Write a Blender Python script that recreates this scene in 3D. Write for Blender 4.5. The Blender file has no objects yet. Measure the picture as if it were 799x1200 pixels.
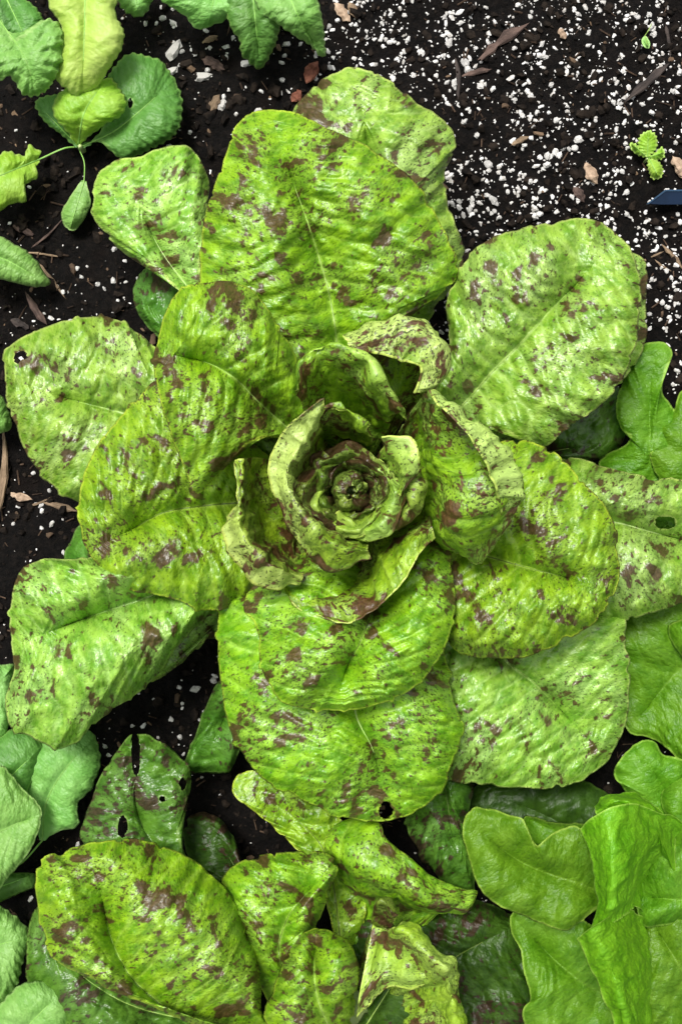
import bpy, math, random
import numpy as np

random.seed(7)
RNG = np.random.default_rng(7)
scene = bpy.context.scene
col = scene.collection

# ------------------------------------------------------------------ camera
H = 0.787                                  # camera height above the soil (m)
FOV = math.radians(46)
KPX = 2 * math.tan(FOV / 2) / 1200.0
cam = bpy.data.cameras.new('camera')
cam.sensor_fit = 'VERTICAL'
cam.angle = FOV
cam.clip_start = 0.01
cam.clip_end = 100
cam_ob = bpy.data.objects.new('camera', cam)
cam_ob.location = (0, 0, H)
cam_ob.rotation_euler = (0, 0, 0)
col.objects.link(cam_ob)
scene.camera = cam_ob

# ------------------------------------------------------------------ light
SUN_EL, SUN_AZ = math.radians(66), math.radians(-32)      # light from the top of the picture, a little left
world = bpy.data.worlds.new('World')
scene.world = world
world.use_nodes = True
wn, wl = world.node_tree.nodes, world.node_tree.links
wn.clear()
sky = wn.new('ShaderNodeTexSky')
sky.sky_type = 'NISHITA'
sky.sun_disc = False
sky.sun_elevation = SUN_EL
sky.sun_rotation = SUN_AZ
sky.dust_density = 4.0
sky.air_density = 1.0
hs = wn.new('ShaderNodeHueSaturation')
hs.inputs['Saturation'].default_value = 0.16               # overcast: nearly white sky
bg = wn.new('ShaderNodeBackground')
bg.inputs['Strength'].default_value = 0.058
wo = wn.new('ShaderNodeOutputWorld')
wl.new(sky.outputs[0], hs.inputs['Color'])
wl.new(hs.outputs[0], bg.inputs['Color'])
wl.new(bg.outputs[0], wo.inputs['Surface'])
sun = bpy.data.lights.new('sun', 'SUN')
sun.energy = 1.5
sun.angle = math.radians(17)
sun.color = (1.0, 0.97, 0.92)
sun_ob = bpy.data.objects.new('sun', sun)
sun_ob.rotation_euler = (-(math.pi / 2 - SUN_EL), 0, -SUN_AZ)
sun_ob.location = (0, 1, 2)
col.objects.link(sun_ob)
vs = scene.view_settings
vs.view_transform = 'Standard'
vs.look = 'None'
vs.exposure = 1.58
vs.gamma = 1
vs.use_curve_mapping = False
scene.render.engine = 'CYCLES'
cy = scene.cycles
cy.max_bounces, cy.diffuse_bounces, cy.glossy_bounces, cy.transmission_bounces = 4, 3, 2, 3
cy.caustics_reflective = cy.caustics_refractive = False

# ------------------------------------------------------------------ numeric helpers
def hash2(ix, iy, seed):
    n = (ix.astype(np.int64) * 374761393 + iy.astype(np.int64) * 668265263 + int(seed) * 974634777) & 0x7fffffff
    n = ((n ^ (n >> 13)) * 1274126177) & 0x7fffffff
    n = ((n ^ (n >> 16)) * 668265263) & 0x7fffffff
    return ((n ^ (n >> 15)) & 0xffff) / 65535.0

def vnoise(x, y, seed=0):
    ix, iy = np.floor(x), np.floor(y)
    fx, fy = x - ix, y - iy
    fx = fx * fx * fx * (fx * (fx * 6 - 15) + 10); fy = fy * fy * fy * (fy * (fy * 6 - 15) + 10)
    a = hash2(ix, iy, seed); b = hash2(ix + 1, iy, seed)
    c = hash2(ix, iy + 1, seed); d = hash2(ix + 1, iy + 1, seed)
    return (a + (b - a) * fx) * (1 - fy) + (c + (d - c) * fx) * fy

def fbm(x, y, seed=0, octs=3, gain=.5):
    s, amp, tot = 0, 1.0, 0
    for o in range(octs):
        s = s + amp * (vnoise(x * 2 ** o + 17.3 * o, y * 2 ** o - 9.1 * o, seed + o) - .5)
        tot += amp; amp *= gain
    return s / tot * 2

def cells(x, y, seed=0):
    ix, iy = np.floor(x), np.floor(y)
    f1 = np.full(x.shape, 9.0); f2 = np.full(x.shape, 9.0)
    for dx in (-1, 0, 1):
        for dy in (-1, 0, 1):
            jx, jy = ix + dx, iy + dy
            d = np.hypot(jx + hash2(jx, jy, seed) - x, jy + hash2(jx, jy, seed + 5) - y)
            f2 = np.minimum(f2, np.maximum(f1, d)); f1 = np.minimum(f1, d)
    return f1, f2

def sstep(a, b, x):
    t = np.clip((x - a) / (b - a), 0, 1)
    return t * t * (3 - 2 * t)

def catmull(P, per=14):
    P = np.asarray(P, float)
    if len(P) == 2:
        t = np.linspace(0, 1, per + 1)[:, None]
        return P[0] * (1 - t) + P[1] * t
    Q = np.vstack([2 * P[0] - P[1], P, 2 * P[-1] - P[-2]])
    out = []
    for i in range(len(P) - 1):
        p0, p1, p2, p3 = Q[i:i + 4]
        t = np.linspace(0, 1, per, endpoint=False)[:, None]
        m1, m2 = (p2 - p0) * .5, (p3 - p1) * .5
        L = np.linalg.norm(p2 - p1)                        # keep tangents tame on uneven spacing
        for m in (m1, m2):
            k = np.linalg.norm(m)
            if k > L * 1.15 and k > 0: m *= L * 1.15 / k
        out.append((2 * t**3 - 3 * t**2 + 1) * p1 + (t**3 - 2 * t**2 + t) * m1 + (-2 * t**3 + 3 * t**2) * p2 + (t**3 - t**2) * m2)
    out.append(P[-1:])
    return np.vstack(out)

def resample(C, n, dims=2):
    d = np.r_[0, np.cumsum(np.linalg.norm(np.diff(C[:, :dims], axis=0), axis=1))]
    u = np.linspace(0, d[-1], n)
    return np.stack([np.interp(u, d, C[:, k]) for k in range(C.shape[1])], 1), d[-1]

def W(px, py, z):
    """pixel of the photograph + height above the soil -> world metres"""
    k = KPX * (H - z)
    return np.stack([(px - 399.5) * k, -(py - 600) * k, z + 0 * px], -1)

def W1(px, py, z):
    return tuple(W(np.float64(px), np.float64(py), np.float64(z)))

def soil_z(x, y):
    r = np.hypot(x, y)
    f = 1 - sstep(.55, .9, r) * .6
    return (.0075 * fbm(x * 22, y * 22, 3, 3) + .0035 * fbm(x * 110, y * 110, 11, 3) - .004) * f

# ------------------------------------------------------------------ material helpers
class NT:
    def __init__(self, name):
        self.m = bpy.data.materials.new(name); self.m.use_nodes = True
        self.t = self.m.node_tree; self.t.nodes.clear()
    def n(self, typ, ins=None, **kw):
        nd = self.t.nodes.new('ShaderNode' + typ)
        for k, v in kw.items(): setattr(nd, k, v)
        for k, v in (ins or {}).items(): self.put(nd.inputs[k], v)
        return nd
    def put(self, sock, v):
        if isinstance(v, bpy.types.NodeSocket): self.t.links.new(v, sock)
        elif isinstance(v, bpy.types.Node): self.t.links.new(v.outputs[0], sock)
        else: sock.default_value = v
    def math(self, op, a, b=None, c=None, clamp=False):
        nd = self.n('Math', operation=op, use_clamp=clamp)
        self.put(nd.inputs[0], a)
        if b is not None: self.put(nd.inputs[1], b)
        if c is not None: self.put(nd.inputs[2], c)
        return nd.outputs[0]
    def vmath(self, op, a, b):
        nd = self.n('VectorMath', operation=op); self.put(nd.inputs[0], a); self.put(nd.inputs[1], b)
        return nd.outputs[0]
    def mix(self, f, a, b, blend='MIX'):
        nd = self.n('Mix', data_type='RGBA', blend_type=blend)
        self.put(nd.inputs[0], f); self.put(nd.inputs[6], a); self.put(nd.inputs[7], b)
        return nd.outputs[2]
    def ss(self, x, lo, hi):
        nd = self.n('MapRange', interpolation_type='SMOOTHSTEP')
        self.put(nd.inputs[0], x); nd.inputs[1].default_value = lo; nd.inputs[2].default_value = hi
        return nd.outputs[0]
    def noise(self, vec, scale, detail=3, rough=.55, dist=0, dims='3D'):
        nd = self.n('TexNoise', {'Scale': scale, 'Detail': detail, 'Roughness': rough, 'Distortion': dist}, noise_dimensions=dims)
        self.put(nd.inputs['Vector'], vec)
        return nd.outputs[0]

def c4(c): return (*c, 1)

def leaf_material(name, dark, light, pale, margin, brown=None, dens=0.0, rough=.42, trans=.25, spec=.5, bump=.5,
                  cell=2.6, veinc=.35, fleck=0.0):
    N = NT(name)
    lc = N.n('Attribute', attribute_name='lc').outputs['Vector']
    ed = N.n('Attribute', attribute_name='edge').outputs['Fac']
    pl = N.n('Attribute', attribute_name='pale').outputs['Fac']
    ve = N.n('Attribute', attribute_name='vein').outputs['Fac']
    rnd = N.n('ObjectInfo').outputs['Random']
    off = N.n('CombineXYZ', {0: N.math('MULTIPLY', rnd, 261.0), 1: N.math('MULTIPLY', rnd, 437.0), 2: 0.0})
    v = N.vmath('ADD', lc, off)                         # x: along midrib, y: along the side veins, in cm
    st = lambda sx, sy: N.vmath('MULTIPLY', v, (sx, sy, 1))
    nz = lambda *a: N.noise(*a, dims='2D')
    low = nz(v, .33, 1, .5, 0)
    mid = nz(st(1.0, .65), 1.2, 3, .6, 0)
    fine = nz(st(1.0, .75), 5.0, 2, .65, 0)
    g = N.mix(N.ss(mid, .34, .66), c4(dark), c4(light))
    g = N.mix(N.math('MULTIPLY', N.ss(fine, .45, .75), .45), g, c4(light))
    g = N.mix(N.math('MULTIPLY', N.ss(low, .45, .72), .40), g, c4(pale))
    g = N.mix(N.math('MULTIPLY', ve, veinc), g, c4(pale))
    g = N.mix(N.math('MULTIPLY', pl, .8), g, c4(pale))
    # margins: thin pale-yellow line
    g = N.mix(N.math('MULTIPLY', N.math('SUBTRACT', 1.0, N.ss(ed, .7, 3.1)), .9), g, c4(margin))
    if dens > 0:
        msk = N.math('MULTIPLY', N.ss(low, .28, .68), .12 * dens)
        msk = N.math('SUBTRACT', msk, N.math('MULTIPLY', ve, .07))              # veins stay clear
        big = N.math('ADD', nz(st(.80, .70), 1.0, 4, .56, .2), msk)
        huge = N.math('ADD', nz(st(.42, .36), 1.0, 4, .6, .2), msk)
        b1 = N.math('MAXIMUM', N.ss(big, .675, .725), N.ss(huge, .70, .755))
        halo = N.math('MAXIMUM', N.ss(big, .57, .70), N.ss(huge, .62, .72))
        med = N.math('ADD', nz(st(2.5, 2.2), 1.0, 3, .55, .25), msk)
        b2 = N.ss(med, .705, .76)
        sm = nz(st(1.0, .85), 8.5, 2, .55, .2)
        b3 = N.math('MULTIPLY', N.ss(N.math('ADD', sm, N.math('MULTIPLY', msk, .9)), .735 - fleck, .80 - fleck), .85)
        bv = N.mix(N.ss(fine, .30, .70), c4(brown), c4([x * 1.8 + .005 for x in brown]))
        g = N.mix(N.math('MULTIPLY', N.math('MAXIMUM', halo, N.ss(med, .60, .72)), .42), g, c4([x * .42 for x in dark]))
        g = N.mix(b3, g, c4((.030, .036, .006)))                                # small flecks: dark olive
        g = N.mix(N.math('MULTIPLY', N.math('MAXIMUM', b1, b2), .90), g, bv)
    hsv = N.n('HueSaturation', {'Color': g, 'Hue': N.math('MULTIPLY_ADD', rnd, .018, .491),
                                'Value': N.math('MULTIPLY_ADD', rnd, .20, .90)})
    base = hsv.outputs[0]
    vor = N.n('TexVoronoi', {'Vector': st(1.25, .75), 'Scale': cell}, feature='F1', voronoi_dimensions='2D')
    vor2 = N.n('TexVoronoi', {'Vector': st(1.1, .8), 'Scale': cell * 2.6}, feature='F1', voronoi_dimensions='2D')
    d1 = N.math('POWER', vor.outputs['Distance'], 1.6)
    hgt = N.math('ADD', N.math('MULTIPLY', d1, -1.0), N.math('MULTIPLY', fine, .6))
    hgt = N.math('ADD', hgt, N.math('MULTIPLY', vor2.outputs['Distance'], -.4))
    bp = N.n('Bump', {'Height': hgt, 'Strength': bump, 'Distance': .0019})
    rg = N.math('MULTIPLY_ADD', fine, .24, rough - .12)
    p = N.n('BsdfPrincipled', {'Base Color': base, 'Roughness': rg, 'Normal': bp.outputs[0]})
    p.inputs['Specular IOR Level'].default_value = spec
    tr = N.n('BsdfTranslucent', {'Color': base})
    ms = N.n('MixShader', {0: trans, 1: p.outputs[0], 2: tr.outputs[0]})
    N.n('OutputMaterial', {'Surface': ms.outputs[0]})
    return N.m

def plain_material(name, c1, c2, scale=300, rough=.8, spec=.3, bump=.4, bdist=.0006, stretch=(1, 1, 1), rnd=.3, detail=4):
    N = NT(name)
    tc = N.n('TexCoord').outputs['Object']
    v = N.vmath('MULTIPLY', tc, stretch)
    r = N.n('ObjectInfo').outputs['Random']
    a = N.noise(v, scale, detail, .65)
    b = N.mix(N.ss(a, .32, .68), c4(c1), c4(c2))
    hsv = N.n('HueSaturation', {'Color': b, 'Value': N.math('MULTIPLY_ADD', r, rnd, 1 - rnd / 2)})
    bp = N.n('Bump', {'Height': a, 'Strength': bump, 'Distance': bdist})
    p = N.n('BsdfPrincipled', {'Base Color': hsv.outputs[0], 'Roughness': rough, 'Normal': bp.outputs[0]})
    p.inputs['Specular IOR Level'].default_value = spec
    N.n('OutputMaterial', {'Surface': p.outputs[0]})
    return N.m

M = {}
BR = (.046, .0185, .006)
M['spk'] = leaf_material('speckled_leaf', (.105, .275, .003), (.25, .47, .010), (.34, .54, .07), (.46, .62, .05), BR, 1.0, rough=.43, spec=.8, bump=.34, fleck=.055, veinc=.85, trans=.14)
M['spk_out'] = leaf_material('speckled_outer_leaf', (.125, .31, .012), (.29, .51, .055), (.42, .62, .18), (.48, .63, .15), BR, .8, rough=.41, spec=.9, bump=.32, fleck=.045, veinc=.85, trans=.14)
M['spk_in'] = leaf_material('speckled_heart_leaf', (.12, .25, .005), (.27, .45, .016), (.44, .57, .15), (.52, .64, .12), (.050, .014, .006), 1.25, rough=.45, spec=.6, bump=.30, fleck=.075, cell=3.2, trans=.12)
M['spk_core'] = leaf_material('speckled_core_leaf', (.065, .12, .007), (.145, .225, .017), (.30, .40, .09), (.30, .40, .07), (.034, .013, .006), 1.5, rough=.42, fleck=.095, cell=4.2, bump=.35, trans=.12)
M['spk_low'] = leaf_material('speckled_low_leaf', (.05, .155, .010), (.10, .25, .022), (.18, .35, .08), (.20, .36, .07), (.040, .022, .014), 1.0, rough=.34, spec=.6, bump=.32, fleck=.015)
M['spk_shade'] = leaf_material('speckled_shaded_leaf', (.022, .062, .004), (.045, .105, .008), (.07, .14, .02), (.09, .17, .03), (.030, .014, .008), 1.1, rough=.45, spec=.4, bump=.32, fleck=.03)  # darkened speckled copy: deep shade between neighbouring leaves put into the colour
M['green'] = leaf_material('green_lettuce_leaf', (.085, .245, .005), (.14, .335, .012), (.20, .40, .03), (.36, .58, .08), rough=.47, trans=.38, bump=.38, cell=3.4, veinc=.5)
M['green_lit'] = leaf_material('green_lettuce_lit_leaf', (.13, .345, .004), (.20, .45, .010), (.22, .47, .018), (.42, .64, .09), rough=.47, trans=.38, bump=.38, cell=3.4, veinc=.5)  # brightened green copy: light on the raised leaves painted into the colour
M['green_shade'] = leaf_material('green_lettuce_shaded_leaf', (.018, .060, .002), (.034, .10, .004), (.05, .12, .012), (.08, .17, .02), rough=.5, trans=.3, bump=.28, cell=1.9, veinc=.3)  # darkened green copy: shade under the other leaves painted into the colour
M['brass'] = leaf_material('radish_leaf', (.165, .39, .066), (.225, .47, .095), (.30, .53, .16), (.36, .58, .18), rough=.5, trans=.28, bump=.45, cell=2.4, veinc=.35)
M['brass_dark'] = leaf_material('radish_dark_leaf', (.080, .235, .034), (.11, .29, .046), (.15, .32, .07), (.22, .42, .09), rough=.5, trans=.25, bump=.4, cell=2.2, veinc=.35)  # darker green radish leaves, their own colour
M['brass_pale'] = leaf_material('radish_young_leaf', (.40, .64, .085), (.48, .69, .13), (.54, .71, .20), (.55, .72, .2), rough=.5, trans=.33, bump=.3, cell=1.8, veinc=.4)
M['brass_yel'] = leaf_material('radish_yellowish_leaf', (.22, .49, .022), (.30, .56, .040), (.38, .61, .10), (.42, .63, .13), rough=.5, trans=.3, bump=.4, cell=2.0, veinc=.4)
M['rib'] = plain_material('midrib_flesh', (.20, .33, .05), (.34, .47, .12), 200, .45, .4, .2)
M['rib_pale'] = plain_material('midrib_pale', (.34, .48, .14), (.46, .56, .24), 200, .45, .4, .2)
M['rib_radish'] = plain_material('midrib_radish', (.20, .43, .07), (.28, .50, .12), 200, .5, .3, .2)
M['rib_green'] = plain_material('midrib_green', (.09, .25, .006), (.13, .32, .015), 200, .45, .4, .2)
M['rib_dark'] = plain_material('midrib_olive', (.075, .12, .015), (.12, .17, .03), 200, .45, .4, .2)

# ------------------------------------------------------------------ mesh helpers
def tag(o, label=None, cat=None, group=None, kind=None):
    if label: o['label'] = label
    if cat: o['category'] = cat
    if group: o['group'] = group
    if kind: o['kind'] = kind
    return o

def link(name, me, mat, parent=None):
    o = bpy.data.objects.new(name, me)
    if mat is not None and not me.materials: me.materials.append(mat)
    col.objects.link(o)
    if parent is not None: o.parent = parent
    return o

def raw_mesh(name, V, F, smooth=True):
    """V (n,3); F (m,k) int array"""
    me = bpy.data.meshes.new(name)
    V = np.ascontiguousarray(V, np.float32); F = np.ascontiguousarray(F, np.int32)
    k = F.shape[1]
    me.vertices.add(len(V)); me.vertices.foreach_set('co', V.ravel())
    me.loops.add(F.size); me.loops.foreach_set('vertex_index', F.ravel())
    me.polygons.add(len(F))
    me.polygons.foreach_set('loop_start', np.arange(0, F.size, k, dtype=np.int32))
    me.polygons.foreach_set('use_smooth', np.full(len(F), smooth))
    me.update(calc_edges=True)
    return me

def plant(name, px, py, label, cat, group=None):
    o = bpy.data.objects.new(name, None)
    o.empty_display_size = .02
    x, y, _ = W1(px, py, 0)
    o.location = (x, y, 0)
    col.objects.link(o)
    tag(o, label, cat, group)
    o['_px'] = (float(px), float(py)); o['_zs'] = 1.0
    return o

def normals_grid(P):
    du = np.gradient(P, axis=0); dv = np.gradient(P, axis=1)
    n = np.cross(du, dv)
    l = np.linalg.norm(n, axis=2, keepdims=True)
    n = np.where(l > 1e-12, n / np.maximum(l, 1e-12), np.array([0, 0, 1.0]))
    return n

SEED = [100]
def nseed():
    SEED[0] += 13
    return SEED[0]

def relief(a, b, seed, vsp, amp, wob=1.0):
    """quilted surface: side veins every vsp px, cells in between. returns height 0..1 and vein amount"""
    ph = a / vsp + .9 * (vnoise(a / 55., b / 70., seed) - .5) + .25 * (vnoise(a / 16., b / 22., seed + 1) - .5)
    fr = ph - np.floor(ph)
    tri = np.sin(np.pi * fr)
    side = tri ** .7
    vein = np.exp(-(np.minimum(fr, 1 - fr) / .05) ** 2)
    f1, f2 = cells(b / 15. + .4 * fbm(a / 14, b / 14, seed + 3), a / 10., seed + 2)
    q = sstep(0, .55, f2 - f1)
    f1b, f2b = cells(b / 30. + .5 * fbm(a / 22, b / 22, seed + 4), a / 17., seed + 7)
    q2 = sstep(0, .7, f2b - f1b)
    h = .78 * side + .16 * q + .50 * q2 + .08 * fbm(a / 11, b / 15, seed + 9, 2)
    return h * amp, np.maximum(vein, .5 * (1 - sstep(0, .13, f2b - f1b)))

def finish(name, root, mat, G, a, b, edge, pale, vein, hcol, holes, flip=None):
    """G: (n,m,3) world grid; closes margins with a hem, cuts holes, makes the object"""
    n, m = G.shape[:2]
    Nn = normals_grid(G)
    if flip is None: flip = Nn[..., 2].mean() < 0
    if flip: Nn = -Nn
    def hem(Pe, Ne, Pin):
        d = Pin - Pe; l = np.linalg.norm(d, axis=-1, keepdims=True); d = d / np.maximum(l, 1e-9)
        return Pe - Ne * .0006 + d * .0002, Pe - Ne * .0007 + d * .0012
    attrs = [a, b, edge, pale, vein]
    if 'L' in hcol:
        h1, h2 = hem(G[:, 0], Nn[:, 0], G[:, 1])
        G = np.concatenate([h2[:, None], h1[:, None], G], 1)
        attrs = [np.concatenate([x[:, :1], x[:, :1], x], 1) for x in attrs]
        Nn = np.concatenate([Nn[:, :1], Nn[:, :1], Nn], 1)
    if 'R' in hcol:
        h1, h2 = hem(G[:, -1], Nn[:, -1], G[:, -2])
        G = np.concatenate([G, h1[:, None], h2[:, None]], 1)
        attrs = [np.concatenate([x, x[:, -1:], x[:, -1:]], 1) for x in attrs]
    n, m = G.shape[:2]
    idx = np.arange(n * m).reshape(n, m)
    F = np.stack([idx[:-1, :-1], idx[1:, :-1], idx[1:, 1:], idx[:-1, 1:]], -1).reshape(-1, 4)
    if flip: F = F[:, ::-1]
    V = G.reshape(-1, 3).copy()
    if holes:
        kx = KPX * (H - V[:, 2]); px = V[:, 0] / kx + 399.5; py = -V[:, 1] / kx + 600
        fx = px[F].mean(1); fy = py[F].mean(1)
        keep = np.ones(len(F), bool)
        for (hx, hy, rx, ry) in holes:
            sd = nseed()
            def rr(X, Y):
                th = np.arctan2((Y - hy) / ry, (X - hx) / rx)
                return np.hypot((X - hx) / rx, (Y - hy) / ry) / (1 + .28 * fbm(np.cos(th) * 1.6 + 5, np.sin(th) * 1.6 + 5, sd, 2))
            rf = rr(fx, fy); keep &= rf > 1
            rv = rr(px, py)
            mv = (rv < 1) & (rv > .2)
            sc = 1 / rv[mv]
            V[mv, 0] += ((hx - px[mv]) * (1 - sc)) * kx[mv]
            V[mv, 1] -= ((hy - py[mv]) * (1 - sc)) * kx[mv]
        F = F[keep]
        used = np.zeros(len(V), bool); used[F.ravel()] = True
        re = np.cumsum(used) - 1
        V = V[used]; F = re[F]
        attrs = [x.reshape(-1)[used] for x in attrs]
    else:
        attrs = [x.reshape(-1) for x in attrs]
    V = V - np.array(root.location)
    me = raw_mesh(name, V, F)
    k = len(V)
    lc = np.zeros((k, 3), np.float32); lc[:, 0] = attrs[0] / 20.; lc[:, 1] = attrs[1] / 20.
    at = me.attributes.new('lc', 'FLOAT_VECTOR', 'POINT'); at.data.foreach_set('vector', lc.ravel())
    for nm, x in (('edge', attrs[2]), ('pale', attrs[3]), ('vein', attrs[4])):
        at = me.attributes.new(nm, 'FLOAT', 'POINT'); at.data.foreach_set('value', np.ascontiguousarray(x, np.float32))
    return link(name, me, M[mat], root)

def tube_mesh(name, P, R, sides=8, flat=1.0):
    P = np.asarray(P, float); n = len(P)
    T = np.gradient(P, axis=0); T /= np.maximum(np.linalg.norm(T, axis=1, keepdims=True), 1e-9)
    up = np.array([0, 0, 1.0])
    S = np.cross(T, up); l = np.linalg.norm(S, axis=1, keepdims=True)
    S = np.where(l > .05, S / np.maximum(l, 1e-9), np.array([1.0, 0, 0]))
    U = np.cross(S, T)
    th = np.linspace(0, 2 * np.pi, sides, endpoint=False)
    R = np.broadcast_to(np.asarray(R, float), (n,))
    V = (P[:, None] + R[:, None, None] * (np.cos(th)[None, :, None] * S[:, None] + flat * np.sin(th)[None, :, None] * U[:, None])).reshape(-1, 3)
    V = np.vstack([V, P[0] - T[0] * R[0] * .5, P[-1] + T[-1] * R[-1] * .5])
    idx = np.arange(n * sides).reshape(n, sides)
    q = np.stack([idx[:-1], np.roll(idx[:-1], -1, 1), np.roll(idx[1:], -1, 1), idx[1:]], -1).reshape(-1, 4)
    c0, c1 = n * sides, n * sides + 1
    t0 = np.stack([np.full(sides, c0), np.roll(idx[0], -1), idx[0], idx[0]], -1)
    t1 = np.stack([np.full(sides, c1), idx[-1], np.roll(idx[-1], -1), np.roll(idx[-1], -1)], -1)
    tris = np.vstack([q[:, [0, 1, 2]], q[:, [0, 2, 3]], t0[:, :3], t1[:, :3]])
    return raw_mesh(name, V, tris)

def lf(root, mat, base, L, tip, R, mid=(), zm=(.03, .05, .05), ze=(0, -.006, -.010), zr=None, bul=.004, rel=.0030,
       und=.006, ruf=0., rwl=42., teeth=0., twl=11., holes=(), stalk=(), rib=3.4, ribmat='rib', pw=9, vsp=29., roll=.004,
       res=2.5, name='leaf', riblen=.97, pale=0., mend=.80, grv=.0022):
    """a leaf blade: outline left / right of the midrib in photo pixels, heights along midrib and margins in metres"""
    sd = nseed()
    zs = root['_zs']; zm = [q * zs for q in zm]; ze = [q * zs for q in ze]; zr = [q * zs for q in zr] if zr is not None else None; bul *= zs
    if mat.startswith('spk'): und *= 1.35; bul *= 1.5; ruf = ruf or .0028
    base = np.array(base, float); tip = np.array(tip, float)
    mc = catmull([base, *mid, tip]); d0 = mc[1] - mc[0]; d0 /= np.linalg.norm(d0)
    pr = np.array([-d0[1], d0[0]])
    if np.dot(pr, np.array(L[0]) - np.array(R[0])) < 0: pr = -pr
    full = catmull([base + pr * pw, *L, tip, *R[::-1], base - pr * pw]); it = 14 * (len(L) + 1)
    lcv, rcv = full[:it + 1], full[it:][::-1]
    mc = resample(mc, 120)[0][:max(8, int(120 * mend))]                      # side veins fan out from the end of the midrib
    _, l1 = resample(lcv, 5); _, l2 = resample(rcv, 5); _, l3 = resample(mc, 5)
    nt = int(np.clip(max(l1, l2) / res, 18, 170)) + 1
    Lc, _ = resample(lcv, nt); Rc, _ = resample(rcv, nt); Mc, Lm = resample(mc, nt)
    t = np.linspace(0, 1, nt)
    # irregular outlines and teeth
    def rough_edge(C, ln, s0):
        T = np.gradient(C, axis=0); T /= np.maximum(np.linalg.norm(T, axis=1, keepdims=True), 1e-9)
        Nn = np.stack([-T[:, 1], T[:, 0]], 1)
        s = t * ln
        o = (1.7 * fbm(s / 13., 0 * s + s0, sd, 3) + 2.4 * fbm(s / 46., 0 * s + s0 + 7, sd, 2)) * min(1., ln / 160.)
        o = o - 3.5 * sstep(.80, .93, vnoise(s / 10., 0 * s + 31, sd + s0)) * (1 if mat.startswith('spk') else 0) * np.sign(s0 - 1.5)
        if teeth:
            ph = s / twl + 1.3 * vnoise(s / 37., 0 * s, sd + s0)
            o = o + teeth * (np.abs(((ph % 1) - .5)) * 2 - .5) * (.5 + vnoise(s / 23., 0 * s + 3, sd + s0))
        o = o * sstep(0, .06, t) * sstep(0, .03, 1 - t)
        return C + Nn * o[:, None]
    Lc = rough_edge(Lc, l1, 1); Rc = rough_edge(Rc, l2, 2)
    wl_ = np.linalg.norm(Lc - Mc, axis=1); wr_ = np.linalg.norm(Rc - Mc, axis=1)
    ns = int(np.clip(max(wl_.max(), wr_.max()) / res, 10, 90))
    s = np.linspace(0, 1, ns + 1)
    zmid = catmull(np.stack([np.linspace(0, 1, len(zm)), zm], 1)); zmid = np.interp(t, zmid[:, 0], zmid[:, 1])
    def eo(z):
        c = catmull(np.stack([np.linspace(0, 1, len(z)), z], 1)); return np.interp(t, c[:, 0], c[:, 1])
    zl, zrr = eo(ze), eo(zr if zr is not None else ze)
    za = .5 * (zl[-1] + zrr[-1]); wt = sstep(.75, 1, t)
    zl = zl + wt * (za - zl); zrr = zrr + wt * (za - zrr)
    cols = []; A = []; B = []; E = []; SS = []
    for C, wd, zz, sg in ((Lc, wl_, zl, -1), (Rc, wr_, zrr, 1)):
        Pxy = Mc[:, None] * (1 - s[None, :, None]) + C[:, None] * s[None, :, None]
        # curve side veins a little towards the tip
        z = zmid[:, None] + zz[:, None] * s[None] ** 1.6 + bul * np.sin(np.pi * s[None]) * np.minimum(1, wd[:, None] / 50.) * (1 - .6 * sstep(.8, 1, t))[:, None]
        z = z - roll * sstep(.82, 1, s)[None] * np.minimum(1, wd[:, None] / 40.)
        ln = l1 if sg < 0 else l2
        if ruf:
            z = z + ruf * s[None] ** 2.5 * np.sin(2 * np.pi * (t * ln / rwl + 1.2 * vnoise(t * ln / 60., 0 * t, sd + 4)))[:, None] * (sstep(.05, .2, t) * sstep(0, .12, 1 - t))[:, None]
        aa = (t[:, None] * ((1 - s[None]) * Lm + s[None] * ln))
        bb = sg * s[None] * wd[:, None]
        cols.append((Pxy, z, aa, bb, s[None] + 0 * t[:, None]))
    f = lambda k: np.concatenate([cols[0][k][:, :0:-1], cols[1][k]], 1)
    XY, Z, A, B, S_ = f(0), f(1), f(2), f(3), f(4)
    # distance to margin in px
    out = np.vstack([Lc[nt // 12:], Rc[nt // 12:]])
    hp = [np.stack([hx + rx * np.cos(np.linspace(0, 6.28, 24)), hy + ry * np.sin(np.linspace(0, 6.28, 24))], 1) for hx, hy, rx, ry in holes]
    out = np.vstack([out, *hp])
    fl = XY.reshape(-1, 2)
    ed = np.empty(len(fl))
    for i in range(0, len(fl), 4000):
        q = fl[i:i + 4000]
        ed[i:i + 4000] = np.sqrt(((q[:, None] - out[None]) ** 2).sum(2).min(1))
    ed = ed.reshape(A.shape)
    h, vein = relief(A, B, sd, vsp, rel)
    sp = np.linalg.norm(np.gradient(XY, axis=0), axis=2) * nt / max(l1, l2)
    fan = sstep(.12, .55, sp) * (.12 + .88 * sstep(8, 38, np.linalg.norm(XY - Mc[-1], axis=2))); h = h * fan + (1 - fan) * .5 * rel; vein = vein * fan
    fade = sstep(0, 9, ed)
    hL, hR = h[-1, ns::-1], h[-1, ns:]; hm = .5 * (hL + hR); wt2 = sstep(.86, 1, t)[:, None]
    h = h + wt2 * (np.r_[hm[:0:-1], hm][None] - h)
    Z = Z + h * (.25 + .75 * fade) + und * fbm(XY[..., 0] / 62., XY[..., 1] / 62., sd + 21, 2) + .35 * und * fbm(XY[..., 0] / 24., XY[..., 1] / 24., sd + 23, 2)
    groove = np.exp(-(B / 6.) ** 2) * (1 - sstep(.6, .95, t))[:, None]
    Z = Z - groove * grv - (3 * grv) * np.exp(-(B / 26.) ** 2) * (1 - sstep(.35, 1., t))[:, None] * np.minimum(1, np.abs(wl_ + wr_) / 120.)[:, None]
    Z = np.maximum(Z, .004)
    vein = vein * fade * .7
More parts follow.
